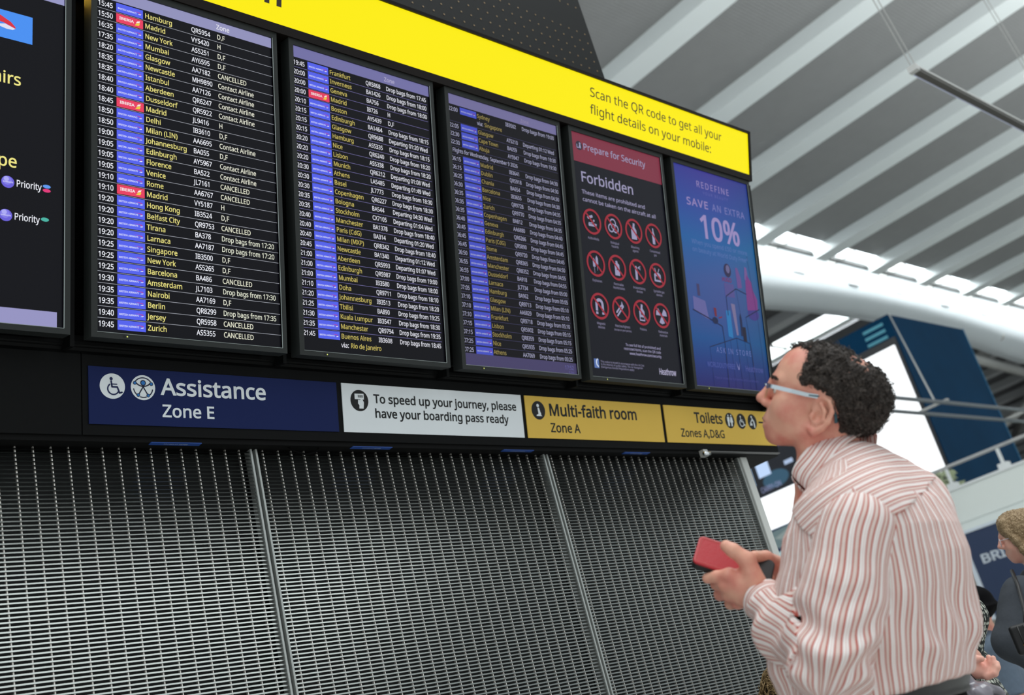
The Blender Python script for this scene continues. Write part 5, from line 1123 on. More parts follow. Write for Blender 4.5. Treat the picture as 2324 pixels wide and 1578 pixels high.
def hand_right(p):
    w = A3(1780, 1298, 2.165); d = chain(p, [WRI_R, w], [.024, .023])
    mc = [A3(1722, 1280, 2.150), A3(1724, 1290, 2.165), A3(1730, 1300, 2.178), A3(1738, 1308, 2.188)]
    for q in mc: d = smin(d, cone(p, w, q, .017, .013), .014)
    for i, q in enumerate(mc):
        d = smin(d, chain(p, [q, A3(1708 + 8 * i, 1292 + 6 * i, 2.128), A3(1722 + 8 * i, 1300 + 4 * i, 2.112)], [.012, .011, .0095], .004), .005)
    th = chain(p, [A3(1765, 1282, 2.150), A3(1738, 1268, 2.125), A3(1712, 1264, 2.105)], [.017, .0145, .0115], .006)
    return smin(d, th, .012)
RING = np.array([  # z above the lens, y of the middle, half width, half depth
    [-.06, 1.115, .192, .140], [-.02, 1.116, .196, .145], [.0, 1.112, .204, .154], [.05, 1.102, .213, .170], [.148, 1.072, .213, .174],
    [.20, 1.052, .209, .167], [.25, 1.030, .200, .148], [.30, 1.018, .192, .128], [.345, 1.005, .175, .098], [.38, 1.0, .12, .07]])
def torso_sd(p, grow_=0.0, lo=-.006):
    z = p[:, 2] - CAM_Z; yc, a, b = [np.interp(z, RING[:, 0], RING[:, i]) for i in (1, 2, 3)]
    a = a + grow_; b = b + grow_
    x, y = (p[:, 0] - 1.9) / a, (p[:, 1] - yc) / b
    r = (np.abs(x) ** 2.3 + np.abs(y) ** 2.3) ** (1 / 2.3)
    d = (r - 1) * np.minimum(a, b)
    d = smax(d, z - .375 - grow_, .04); d = smax(d, lo - z, .01)
    for sx, S in ((-1, SHO_L), (1, SHO_R)):
        d = smin(d, cone(p, (1.9 + sx * .03, 1.0, zc(.385)), S + np.array([-sx * .03, 0.005, .005]), .052 + grow_, .068 + grow_), .06)
    return d
def legs_sd(p, g=0.0):
    d = ellip(p, (1.9, 1.10, .98), (.165 + g, .118 + g, .17 + g))
    for sx in (-1, 1):
        d = smin(d, chain(p, [(1.9 + sx * .09, 1.10, .93), (1.9 + sx * .095, 1.12, .50), (1.9 + sx * .10, 1.08, .10)], [.088 + g, .058 + g, .042 + g], .02), .03)
    return d
def man_sd(p):
    d = head_sd(p)
    d = smin(d, torso_sd(p, -.022, -.16), .03)
    d = smin(d, legs_sd(p), .03)
    for sx in (-1, 1): d = smin(d, cone(p, (1.9 + sx * .10, 1.06, .055), (1.9 + sx * .11, 1.24, .04), .042, .034), .02)
    d = smin(d, chain(p, [SHO_L, ELB_L, WRI_L], [.055, .042, .027], .01), .02); d = smin(d, hand_left(p), .006)
    d = smin(d, chain(p, [SHO_R, ELB_R, WRI_R], [.055, .042, .027], .01), .02); d = smin(d, hand_right(p), .006)
    return d
solid('body', man_sd, (1.45, .70, 0), (2.40, 1.62, 1.95), 0.003, M_SKIN, man)

# hair: thick and curly at back and sides, thin on the crown, receding at the temple
HAIR = [(104, 146), (84, 136), (50, 143), (50, 112), (54, 76), (40, 58), (8, 60), (-19, 50), (-34, 44), (-50, 7), (-60, -20), (-95, -28), (-170, -16), (-215, 60), (-200, 160), (-80, 230), (40, 230), (110, 190)]
def hair_sd(p):
    q = head_q(p); m = in_poly(q[:, 0], q[:, 2], HAIR) + 5 * wob(q, .16, 1.0)
    bald = np.exp(-(((q[:, 0] + 78) / 42) ** 2 + ((q[:, 2] - 150) / 34) ** 2))
    front = sstep(0, 60, q[:, 0]) * sstep(100, 150, q[:, 2])
    th = -3 + (10.5 - 7.5 * bald - 4 * front + (5.0 - 1.5 * bald) * wob(q, .2, 2.0) + (3.2 + 2 * bald) * wob(q, .5, 5.0)) * sstep(-2, 16, m)
    return head_sd(p) - th * hs
def hair_mat(name, dark, light, bump=.004):
    m = mat(name, dark, 0.6, spec=0.3); nt = m.node_tree; b = nt.nodes['Principled BSDF']
    tc = nt.nodes.new('ShaderNodeTexCoord'); n = nt.nodes.new('ShaderNodeTexNoise'); n.inputs['Scale'].default_value = 130; n.inputs['Detail'].default_value = 5; n.inputs['Distortion'].default_value = 2.5
    nt.links.new(tc.outputs['Object'], n.inputs['Vector'])
    mr = nt.nodes.new('ShaderNodeMapRange'); mr.inputs['From Min'].default_value = 0.45; mr.inputs['From Max'].default_value = 0.78
    mx = nt.nodes.new('ShaderNodeMix'); mx.data_type = 'RGBA'; mx.inputs[6].default_value = dark; mx.inputs[7].default_value = light
    nt.links.new(n.outputs['Fac'], mr.inputs['Value']); nt.links.new(mr.outputs[0], mx.inputs[0]); nt.links.new(mx.outputs[2], b.inputs['Base Color'])
    bp = nt.nodes.new('ShaderNodeBump'); bp.inputs['Strength'].default_value = 0.8; bp.inputs['Distance'].default_value = bump
    nt.links.new(n.outputs['Fac'], bp.inputs['Height']); nt.links.new(bp.outputs[0], b.inputs['Normal'])
    return m
M_HAIR = hair_mat('dark_curly_hair', srgb(40, 34, 31), srgb(112, 101, 93))
hd = solid('hair', hair_sd, HC - .24, HC + .26, 0.0022, M_HAIR, man); hd['label'] = 'short dark curly hair, thin on the crown'
def curls(o_name, n, centre_fn, r0, r1, rad, m, root, seed, turns=1.3):
    rnd = random.Random(seed); mb = MB()
    for _ in range(n):
        c, nv = centre_fn(rnd)
        if c is None: continue
        t = nrm(np.cross(nv, [rnd.uniform(-1, 1), rnd.uniform(-1, 1), rnd.uniform(-1, 1)])); b = np.cross(nv, t)
        R = rnd.uniform(r0, r1); a0 = rnd.uniform(0, 6.28); k = 9; tw = turns * rnd.uniform(.5, 1.1) * 6.28
        mb.tube([tuple(c + nv * (R * (0.4 * math.sin(a0 + i / k * tw)) + 0.0006 * i) + (t * math.cos(a0 + i / k * tw) + b * math.sin(a0 + i / k * tw)) * R) for i in range(k + 1)], [rad * (1 - .6 * i / k) for i in range(k + 1)], 5)
    return child(mb, o_name, m, root)
hv = np.array([v.co[:] for v in hd.data.vertices]); hn = np.array([v.normal[:] for v in hd.data.vertices]); hq = head_q(hv)
ok = (in_poly(hq[:, 0], hq[:, 2], HAIR) > 6) & (np.exp(-(((hq[:, 0] + 78) / 42) ** 2 + ((hq[:, 2] - 150) / 34) ** 2)) < .55); hidx = np.nonzero(ok)[0]
def pick_hair(rnd):
    i = hidx[rnd.randrange(len(hidx))]; return hv[i], hn[i]
curls('curls', 1100, pick_hair, .0035, .0068, .0008, M_HAIR, hd, 5, .9)
# eyebrow
eb = MB(); rnd = random.Random(2)
for sgn in (1, -1):
    for i in range(46):
        l = 12 + 32 * i / 45; f = 112.5 - 0.012 * (l - 6) ** 2; u = 62 + 3 * math.sin(i / 45 * 3.0) + rnd.uniform(-3, 3)
        P0 = HC + (hf * f + hl * l * sgn + hu * u) * hs; P1 = P0 + (hf * rnd.uniform(1, 4) + hl * sgn * rnd.uniform(5, 9) + hu * rnd.uniform(-1, 4)) * hs
        eb.tube([tuple(P0 - hf * 3 * hs), tuple(P1)], [.0011, .0003], 5)
child(eb, 'eyebrows', M_HAIR, man)
# eyes
M_EYE = mat('eye_white', srgb(228, 220, 212), 0.2); M_IRIS = mat('brown_iris', srgb(58, 40, 30), 0.15)
for sgn in (1, -1):
    ec = HC + (hf * 85 + hl * 33 * sgn + hu * 38) * hs
    eo = solid('eyeball', lambda p, c=ec: ball(p, c, 15.2 * hs), ec - .016, ec + .016, .0015, M_EYE, man)
    ic = ec + hf * 10.0 * hs
    solid('iris', lambda p, c=ic: ball(p, c, 6.6 * hs), ic - .008, ic + .008, .001, M_IRIS, eo)
# glasses
def HP(f, l, u): return tuple(HC + (hf * f + hl * l + hu * u) * hs)
gl_ = empty('glasses'); gl_.parent = man; gl_.location = (0, 0, 0); gl_.matrix_parent_inverse = Matrix.Identity(4)
gl_.matrix_parent_inverse = Matrix.Translation(-man.location)
gl_['label'] = 'silver rimless glasses with amber lenses'
def gpart(name, mb, m, smooth=True):
    o = mb.build(name, m, gl_, smooth); o.parent = gl_; return o
M_SILVER = mat('silver_blue_metal', (0.62, 0.70, 0.76, 1), 0.22, 0.9); M_TEAL = mat('teal_tip', srgb(52, 92, 104), 0.4)
M_LENS = bpy.data.materials.new('amber_lens'); M_LENS.use_nodes = True; _b = M_LENS.node_tree.nodes['Principled BSDF']
_b.inputs['Base Color'].default_value = srgb(196, 160, 84); _b.inputs['Roughness'].default_value = 0.08; _b.inputs['Alpha'].default_value = 0.38
def strip(pts, w, t):                       # flat bar through points (f, l, u), wide along u
    mb = MB(); n = len(pts)
    for f, l, u in pts:
        for dl, du in ((-t, -w), (t, -w), (t, w), (-t, w)): mb.v.append(HP(f, l + dl, u + du))
    for i in range(n - 1):
        for k in range(4):
            a = i * 4 + k; b = i * 4 + (k + 1) % 4; mb.f.append((a, b, b + 4, a + 4))
    mb.f += [(0, 3, 2, 1), tuple(4 * (n - 1) + k for k in (0, 1, 2, 3))]
    return mb
for sgn in (1, -1):
    gpart('temple_arm', strip([(112, 66 * sgn, 43), (104, 74 * sgn, 43.5), (60, 82 * sgn, 44), (26, 84 * sgn, 44), (0, 84 * sgn, 46)], 4.6, 1.3), M_SILVER, False)
    gpart('ear_tip', MB().tube([HP(20, 84 * sgn, 44), HP(-10, 84 * sgn, 48), HP(-32, 82 * sgn, 38), HP(-47, 82 * sgn, 14), HP(-52, 80 * sgn, -2)], [.0018, .0022, .0028, .0034, .0034], 8), M_TEAL)
    gpart('hinge', strip([(117, 60 * sgn, 43), (110, 74 * sgn, 43)], 6.5, 2), mat('chrome', (0.85, 0.87, 0.9, 1), 0.12, 1.0), False)
    ln = MB(); k = 20
    for r in (0.0, 1.0):
        for i in range(k): 
            a = 2 * math.pi * i / k; sx = abs(math.cos(a)) ** .7 * math.copysign(1, math.cos(a)); sy_ = abs(math.sin(a)) ** .7 * math.copysign(1, math.sin(a))
            l = 36 + 27 * sx * r; ln.v.append(HP(118 - .0028 * (l - 10) ** 2, l * sgn, 30 + 19 * sy_ * r))
    for i in range(k): ln.f.append((i, (i + 1) % k, k + (i + 1) % k, k + i))
    gpart('lens', ln, M_LENS)
gpart('bridge', MB().tube([HP(116, 10, 42), HP(124, 0, 45), HP(116, -10, 42)], .0012, 8), M_SILVER)

# ---- his shirt
shirt = empty('shirt'); shirt.parent = man; shirt.matrix_parent_inverse = Matrix.Translation(-man.location); shirt['label'] = 'red, pink and white striped long sleeved shirt'
def spart(name, fn, lo, hi, h, weft):
    o = solid(name, fn, lo, hi, h, M_SHIRT, None, {'weft': weft}); o.parent = shirt; return o
def torso_theta(p):
    z = p[:, 2] - CAM_Z; yc, a, b = [np.interp(z, RING[:, 0], RING[:, i]) for i in (1, 2, 3)]
    return np.arctan2((p[:, 0] - 1.9) / a, -(p[:, 1] - yc) / b)
def folds(p):
    z = p[:, 2] - CAM_Z; th = torso_theta(p)
    g = sstep(.30, .10, z); low = sstep(.12, .04, z) * sstep(-.035, .03, z)
    d = .0048 * np.sin(th * 11 + 6 * np.sin(z * 7 + th)) * g * sstep(.34, .2, z)
    d += .0045 * np.sin(z * 62 + 2.4 * np.sin(th * 2.3 + 1) + 3 * th) * low
    d += .004 * np.sin(z * 40 - 5 * th + 1.5 * np.sin(th * 3)) * sstep(.25, .12, z)
    d += .0026 * np.sin(th * 26) * sstep(.25, .31, z) * sstep(.36, .32, z)
    d += .0045 * wob(p, 26, 1)
    return d * (.15 + .85 * sstep(-.005, .06, z))
YZ = lambda p: (p[:, 2] - CAM_Z) - (.284 + .30 * np.clip(p[:, 0] - 1.82, -.05, .3) + .10 * sstep(1.0, 1.1, p[:, 1]))
spart('shirt_body', lambda p: torso_sd(p) - folds(p), (1.6, .80, 1.02), (2.2, 1.4, 1.62), .004, lambda p: torso_theta(p) * .185 + .0025 * np.sin((p[:, 2]) * 30 + 3 * torso_theta(p)) + .0015 * wob(p, 40, 2))
spart('yoke', lambda p: smax(torso_sd(p, .003) - .0015 * wob(p, 20, 3), -YZ(p), .001), (1.62, .80, 1.36), (2.18, 1.3, 1.62), .0035, lambda p: (p[:, 2] - CAM_Z) * 1.15 - (p[:, 0] - 1.9) * .13 + .34 * (p[:, 1] - 1.0) + .0015 * wob(p, 18, 4))
def arm_frame(S, E, Wt): return nrm(np.cross(E - S, Wt - E))
def sleeve(S, E, Wt, rs, lo, hi, seed):
    nx = arm_frame(S, E, Wt); u1, u2 = nrm(E - S), nrm(Wt - E); L1 = np.linalg.norm(E - S); L2 = np.linalg.norm(Wt - E)
    def param(p):
        t1 = (p - S) @ u1; t2 = (p - E) @ u2
        d1 = cone(p, S, E, .01, .01); d2 = cone(p, E, Wt, .01, .01)
        w = sstep(-.02, .02, d1 - d2)
        q1 = p - S - t1[:, None] * u1; q2 = p - E - t2[:, None] * u2
        a1 = np.arctan2(q1 @ nx, q1 @ np.cross(u1, nx)); a2 = np.arctan2(q2 @ nx, q2 @ np.cross(u2, nx))
        return np.where(w > .5, L1 + t2, t1), np.where(w > .5, a2, a1), w
    def f(p):
        t, a, w = param(p)
        d = chain(p, [S, S + (E - S) * .55, E, E + (Wt - E) * .55, E + (Wt - E) * .78], rs, .03)
        el = np.exp(-((t - L1) / .09) ** 2); cu = sstep(L1 + L2 * .35, L1 + L2 * .8, t)
        d = d - .0065 * np.sin(t * 95 + 2.2 * np.sin(a * 2 + seed) + 1.5 * np.sin(a * 3)) * np.maximum(el * .9, cu) - .0055 * np.sin(t * 38 + 2 * a + seed) * sstep(.08, .2, t)
        return d - .003 * wob(p, 30, seed)
    return f, (lambda p: param(p)[1] * .062 + .002 * np.sin(param(p)[0] * 45) + .0015 * wob(p, 40, seed))
fL, wL = sleeve(SHO_L, ELB_L, WRI_L, [.070, .069, .063, .059, .041], None, None, 1.0)
spart('sleeve', fL, (1.45, .78, 1.02), (1.98, 1.36, 1.62), .0035, wL)
fR, wR = sleeve(SHO_R, ELB_R, WRI_R, [.076, .070, .060, .054, .040], None, None, 2.0)
spart('sleeve', fR, (1.78, .82, 1.02), (2.32, 1.5, 1.62), .0045, wR)
def cuff(Wt, E, r, seed):
    u = nrm(Wt - E); c0 = Wt - u * .066; c1 = Wt + u * .002
    def f(p):
        d = cone(p, c0, c1, r - .004, r); t = (p - c1) @ u; t0 = (p - c0) @ u
        d = smax(smax(d, t, .002), -t0, .002); inner = cone(p, c0, c1 + u * .03, r - .008, r - .004)
        return smax(d, -inner, .002) - .0012 * wob(p, 50, seed)
    spart('cuff', f, np.minimum(c0, c1) - .06, np.maximum(c0, c1) + .06, .002, lambda p: (p - c0) @ u * 1.25 + .002 * wob(p, 30, seed))
cuff(WRI_L, ELB_L, .0415, 1.0); cuff(WRI_R, ELB_R, .040, 2.0)
# collar: a folded band round the neck, open at the throat
cb, cf = at(1954, 1002, 2.13), at(1828, 1092, 2.06)
cc = (cb + cf) / 2; cy_ = (cf - cb) / 2; cx2 = np.array([.070, 0, 0]) - 0 * cy_
cx2 = cx2 - nrm(cy_) * (cx2 @ nrm(cy_)); cn = nrm(np.cross(cx2, cy_)); cn = cn if cn[2] > 0 else -cn
col = MB(); NS = 64; prof = [(.000, .016), (-.002, .030), (.003, .037), (.009, .034), (.014, .018), (.018, -.004), (.021, -.020)]
cols_w = []
for i in range(NS + 1):
    th = math.radians(-176 + 352 * i / NS)            # 0 at the nape
    base = cc - cy_ * math.cos(th) + cx2 * math.sin(th); out = nrm(-cy_ / np.linalg.norm(cy_) * math.cos(th) + cx2 / np.linalg.norm(cx2) * math.sin(th))
    fr_ = abs(th) / math.pi
    for j, (o_, h_) in enumerate(prof):
        k = 1 + .55 * max(0, fr_ - .55) * (j >= 5)
        sag = -0.012 * fr_ * (j >= 4)
        col.v.append(tuple(base + out * (o_ + .004 * (j > 3)) + cn * (h_ * k + sag - .006 * fr_))); cols_w.append(h_ * 1.15 + .003 * math.sin(th * 5) + 0.004 * fr_)
K7 = len(prof)
for i in range(NS):
    for j in range(K7 - 1):
        a = i * K7 + j; col.f.append((a, a + 1, a + 1 + K7, a + K7))
co = col.build('collar', M_SHIRT, shirt, True); la = co.data.attributes.new('weft', 'FLOAT', 'POINT'); la.data.foreach_set('value', np.array(cols_w, np.float32))
sm_ = co.modifiers.new('thick', 'SOLIDIFY'); sm_.thickness = .0022; sb_ = co.modifiers.new('sub', 'SUBSURF'); sb_.levels = 1; sb_.render_levels = 2
# trousers, belt, shoes
M_TROUSER = mat('black_trouser_wool', srgb(12, 12, 13), 0.9, spec=0.08, noise=0.2, nscale=300)
solid('trousers', lambda p: smax(smax(smin(smax(legs_sd(p, .014), p[:, 2] - .98, .05), torso_sd(p, -.016, -.2), .05) - .003 * wob(p, 22, 2), p[:, 2] - 1.125, .006), .06 - p[:, 2], .004), (1.6, .85, 0), (2.2, 1.4, 1.2), .006, M_TROUSER, man)
solid('belt', lambda p: smax(smax(torso_sd(p, -.009, -.2), p[:, 2] - 1.122, .002), 1.088 - p[:, 2], .002), (1.65, .9, 1.04), (2.15, 1.3, 1.16), .004, mat('black_leather', srgb(14, 12, 12), 0.4), man)
for sx in (-1, 1):
    solid('shoe', lambda p, sx=sx: smax(smin(cone(p, (1.9 + sx * .10, 1.05, .055), (1.9 + sx * .11, 1.27, .038), .052, .042), cone(p, (1.9 + sx * .1, 1.07, .05), (1.9 + sx * .1, 1.08, .12), .05, .046), .02), .003 - p[:, 2], .004), (1.9 + sx * .1 - .1, .95, 0), (1.9 + sx * .1 + .1, 1.36, .2), .004, mat('black_leather', srgb(14, 12, 12), 0.4), man)
# ---- the phone in its red case
pa = at(1579, 1251, 2.11); pb_ = at(1752, 1308, 2.08)
ph = tag(empty('phone', tuple((pa + pb_) / 2)), 'phone in a red leather flip case in the hands of the striped shirt man', 'phone')
ex = nrm(pb_ - pa); up_ = at(1589, 1221, 2.112) - at(1576, 1274, 2.062); ey = nrm(up_ - ex * (up_ @ ex)); ez = np.cross(ex, ey)
if ez @ ray(1660, 1270) > 0: ez = -ez
pc = (pa + pb_) / 2; HLn, HW_ = np.linalg.norm(pb_ - pa) / 2, .036
def pq(p): q = p - pc; return np.stack([q @ ex, q @ ey, q @ ez], 1)
def slab(p, hx, hy, z0, z1, r):
    q = pq(p); d = np.stack([np.abs(q[:, 0]) - hx + r, np.abs(q[:, 1]) - hy + r, np.abs(q[:, 2] - (z0 + z1) / 2) - (z1 - z0) / 2 + .001], 1)
    d2 = np.linalg.norm(np.maximum(d[:, :2], 0), axis=1) + np.minimum(d[:, :2].max(1), 0) - r
    w = np.stack([d2, d[:, 2]], 1); return np.linalg.norm(np.maximum(w, 0), axis=1) + np.minimum(w.max(1), 0) - .001
bx0, bx1 = pc - .12, pc + .12
M_RED = mat('red_leather', srgb(176, 26, 38), 0.32, spec=0.5, bump=0.25, nscale=400)
solid('red_cover', lambda p: smax(slab(p, HLn * .995, HW_ * 1.01, .003, .008, .009), pq(p)[:, 0] - .25 * HLn, .002), bx0, bx1, .002, M_RED, ph)
solid('black_body', lambda p: slab(p, HLn, HW_, -.010, .0035, .009), bx0, bx1, .002, mat('black_case', srgb(22, 22, 24), 0.5), ph)
stc = MB(); M_STC = mat('pale_stitch', srgb(214, 120, 112), 0.7)
for i in range(30):
    t = -1 + 1.2 * i / 29
    for sgn in (1, -1):
        P0 = pc + ex * t * HLn * .9 + ey * sgn * HW_ * .88 + ez * .0082; stc.tube([tuple(P0), tuple(P0 + ex * .0024)], .0005, 5)
for i in range(18):
    P0 = pc - ex * HLn * .93 + ey * HW_ * .85 * (-1 + 2 * i / 17) + ez * .0082; stc.tube([tuple(P0), tuple(P0 + ey * .0024)], .0005, 5)
child(stc, 'stitching', M_STC, ph)

# ------------------------------------------------------------------ the other travellers
def figure(label, bx, by, yaw, h, cloth, trouser, shoulder_w=.19, arms=None, head=None, hands=None, skin_m=None, hem=.50, cloth_grow=.03, res=.006, neck_top=None):
    """a standing person; yaw 0 faces +y; arms are three world points each; head = (centre, f, l, u, scale)"""
    r = tag(empty('person', (bx, by, 0)), label, 'person')
    cy, sy_ = math.cos(yaw), math.sin(yaw); lx = np.array([cy, sy_, 0]); fy = np.array([-sy_, cy, 0]); O = np.array([bx, by, 0])
    k = h / 1.75
    W3 = lambda x, y, z: O + lx * x * k + fy * y * k + np.array([0, 0, z * k])
    if head is None:
        u = np.array([0, 0, 1.0]); head = (W3(0, .0, 1.60), fy, -lx, u, .00078 * k)
    hc, hf_, hl_, hu_, hs_ = head
    def hq_(p): q = p - hc; return np.stack([q @ hf_, q @ hl_, q @ hu_], 1) / hs_
    if arms is None: arms = [[W3(-.19, 0, 1.40), W3(-.24, .02, 1.10), W3(-.22, .12, .88)], [W3(.19, 0, 1.40), W3(.24, .02, 1.10), W3(.22, .12, .88)]]
    def loc_(p): q = p - O; return np.stack([q @ lx, q @ fy, q[:, 2]], 1) / k
    def trunk(p, g):
        q = loc_(p); d = ellip(q, (0, 0, 1.22), (.165 + g, .11 + g, .27)); d = smin(d, ellip(q, (0, 0, .95), (.165 + g, .12 + g, .2)), .06)
        for s_ in (-1, 1): d = smin(d, cone(q, (s_ * .03, -.01, 1.46), (s_ * (shoulder_w - .03), -.01, 1.41), .05 + g, .055 + g), .05)
        return d * k
    def legs(p, g):
        q = loc_(p); d = None
        for s_ in (-1, 1):
            c = chain(q, [(s_ * .085, 0, .92), (s_ * .09, .02, .5), (s_ * .095, -.02, .09)], [.088 + g, .056 + g, .042 + g], .02); d = c if d is None else smin(d, c, .03)
        return smin(d, ellip(q, (0, 0, .93), (.155 + g, .115 + g, .12)), .04) * k
    def body(p):
        d = face_sd(hq_(p)) * hs_
        d = smin(d, cone(p, hc - hu_ * 60 * hs_ - hf_ * 30 * hs_, W3(0, -.02, 1.42), .052 * k, .06 * k), .03)
        d = smin(smin(d, trunk(p, 0.0), .03), legs(p, 0.0), .03)
        for a in arms:
            d = smin(d, chain(p, a, [.05 * k, .04 * k, .026 * k], .01), .02)
            if hands is None:
                e = nrm(a[2] - a[1]); d = smin(d, ellip(p, a[2] + e * .055, (.03, .03, .03)), .02)
                for j in range(4): d = smin(d, chain(p, [a[2] + e * .07, a[2] + e * .125 + lx * .014 * (j - 1.5), a[2] + e * .165 + lx * .014 * (j - 1.5) + fy * .015], [.011, .009, .008], .004), .005)
                d = smin(d, chain(p, [a[2] + e * .03, a[2] + e * .075 + fy * .04, a[2] + e * .11 + fy * .045], [.014, .011, .009], .004), .008)
        if hands is not None: d = smin(d, hands(p), .008)
        for s_ in (-1, 1): d = smin(d, cone(p, W3(s_ * .095, -.03, .05), W3(s_ * .105, .15, .035), .042 * k, .034 * k), .02)
        return d
    lo = np.minimum(np.min([np.min(a, 0) for a in arms], 0) - .25, [bx - .35, by - .35, 0]); hi = np.maximum(np.max([np.max(a, 0) for a in arms], 0) + .25, [bx + .35, by + .35, h + .15]); lo[2] = 0; hi[2] = h + .15
    solid('body', body, lo, hi, res, skin_m or M_SKIN, r)
    g = cloth_grow
    def coat(p):
        d = trunk(p, g)
        for a in arms: d = smin(d, chain(p, [a[0], a[1], a[1] + (a[2] - a[1]) * .92], [(.056 + g) * k, (.046 + g) * k, (.034 + g * .5) * k], .02), .03)
        d = smin(d, cone(p, W3(0, -.02, 1.42), W3(0, -.01, neck_top or 1.475), .075 * k, .066 * k), .02)
        d = d - .006 * wob(p, 16, h) - .003 * wob(p, 40, h * 2)
        return smax(d, hem * h - p[:, 2], .01)
    solid('coat', coat, lo, hi, res, cloth, r)
    solid('trousers', lambda p: smax(smax(legs(p, .014) - .004 * wob(p, 20, 1), p[:, 2] - max(.6, hem + .04) * h, .006), .06 * k - p[:, 2], .004), lo, [hi[0], hi[1], .85 * h], .008, trouser, r)
    for s_ in (-1, 1):
        solid('shoe', lambda p, s_=s_: smax(cone(p, W3(s_ * .095, -.04, .055), W3(s_ * .105, .17, .04), .052 * k, .044 * k), .003 - p[:, 2], .004), W3(s_ * .1, .05, 0) - np.array([.25, .25, 0]), W3(s_ * .1, .05, .12) + np.array([.25, .25, 0]), .006, mat('black_leather', srgb(14, 12, 12), 0.4), r)
    return r, hq_, head
def hair_on(r, head, hq_, outline, thick, m, res=.003, low=0.0, label=None):
    hc, hs_ = head[0], head[4]
    def lobes(q):
        q = np.stack([q[:, 0], np.abs(q[:, 1]), q[:, 2]], 1)
        return chain(q, [(70, 50, 118), (62, 70, 70), (34, 84, 20), (16, 82, -30), (-8, 68, low)], [30, 20, 22, 22, 14], 14) - 3 * wob(q, .16, 2) if low else np.full(len(q), 1e3)
    f = lambda p: (lambda q: smin(lobes(q), 1e3, 0) * hs_ if False else np.minimum(lobes(q) * hs_, face_sd(q, False) * hs_ - (-3 + (thick + 3 * wob(q, .2, 3) + 2 * wob(q, .45, 1)) * sstep(-2, 14, in_poly(q[:, 0], q[:, 2], outline))) * hs_))(hq_(p))
    o = solid('hair', f, hc - .24, hc + .24, res, m, r)
    if label: o['label'] = label
    return o

# the woman in the grey jacket at the right edge
ws = .00078; wr = nrm(ray(2315, 1240)); wl = -wr
wf0 = -0.97 * RC[0] + 0.23 * RC[1]; wf = nrm(wf0 - wl * (wf0 @ wl)); wu = np.cross(wf, -wl); wu = wu if wu @ RC[1] < 0 else -wu
whc = at(2328, 1233, 4.35) - wl * 66 * ws
wb = at(2352, 1345, 4.42)
warm = [[at(2322, 1356, 4.26), at(2300, 1460, 4.16), at(2352, 1505, 4.08)], [at(2400, 1352, 4.62), at(2410, 1470, 4.66), at(2380, 1520, 4.5)]]
M_GREYWOOL = mat('dark_grey_wool', srgb(70, 74, 80), 0.9, spec=0.15, noise=0.12, nscale=90, bump=0.3)
def patterned(name, cols, scale):
    m = bpy.data.materials.new(name); m.use_nodes = True; nt = m.node_tree; b = nt.nodes['Principled BSDF']
    tc = nt.nodes.new('ShaderNodeTexCoord'); v = nt.nodes.new('ShaderNodeTexVoronoi'); v.inputs['Scale'].default_value = scale
    rp = nt.nodes.new('ShaderNodeValToRGB'); rp.color_ramp.interpolation = 'CONSTANT'
    nt.links.new(tc.outputs['Object'], v.inputs['Vector']); sp = nt.nodes.new('ShaderNodeSeparateColor'); nt.links.new(v.outputs['Color'], sp.inputs[0]); nt.links.new(sp.outputs[0], rp.inputs[0]); nt.links.new(rp.outputs[0], b.inputs['Base Color'])
    cr = rp.color_ramp; cr.elements[0].color = cols[0]; cr.elements[1].position = 1 / len(cols); cr.elements[1].color = cols[1]
    for i, c in enumerate(cols[2:], 2): e = cr.elements.new(i / len(cols)); e.color = c
    b.inputs['Roughness'].default_value = 0.85; return m
M_FLORAL = patterned('leaf_print_cloth', [srgb(48, 52, 56), srgb(96, 112, 120), srgb(28, 32, 36), srgb(140, 150, 152), srgb(52, 74, 96), srgb(66, 70, 74)], 45)
M_FAIR = skin('fair_skin', srgb(236, 186, 166), srgb(226, 160, 144))
woman, whq, wh = figure('woman in dark grey jacket and clear glasses at the right edge', wb[0], wb[1], math.radians(22), 1.60, M_GREYWOOL, M_FLORAL, arms=warm, head=(whc, wf, wl, wu, ws), skin_m=M_FAIR, cloth_grow=.034, neck_top=1.51)
M_BLOND = hair_mat('highlighted_brown_hair', srgb(124, 100, 72), srgb(214, 192, 152), .0008)
WHAIR = [(112, 92), (104, 70), (84, 40), (66, 30), (44, 46), (30, 12), (18, -50), (-20, -70), (-120, -60), (-200, 0), (-200, 160), (-80, 230), (60, 230), (120, 150)]
hair_on(woman, wh, whq, WHAIR, 16, M_BLOND, .003, low=-88, label='shoulder length brown and blond hair')
def WP(f, l, u): return tuple(whc + (wf * f + wl * l + wu * u) * ws)
wg = MB().tube([WP(112, 68, 40), WP(60, 82, 42), WP(10, 84, 44)], .0016, 8)
for sgn in (1, -1):
    k = 18; wg.tube([WP(116 - .003 * (27 * math.cos(6.2832 * i / k) + 26) ** 2 * .3, sgn * (36 + 26 * math.cos(6.2832 * i / k)), 30 + 19 * math.sin(6.2832 * i / k)) for i in range(k + 1)], .0016, 8)
woman_glasses = child(wg, 'glasses', mat('clear_frame', srgb(214, 200, 204), 0.15, spec=0.7), woman); woman_glasses['label'] = 'clear framed glasses'
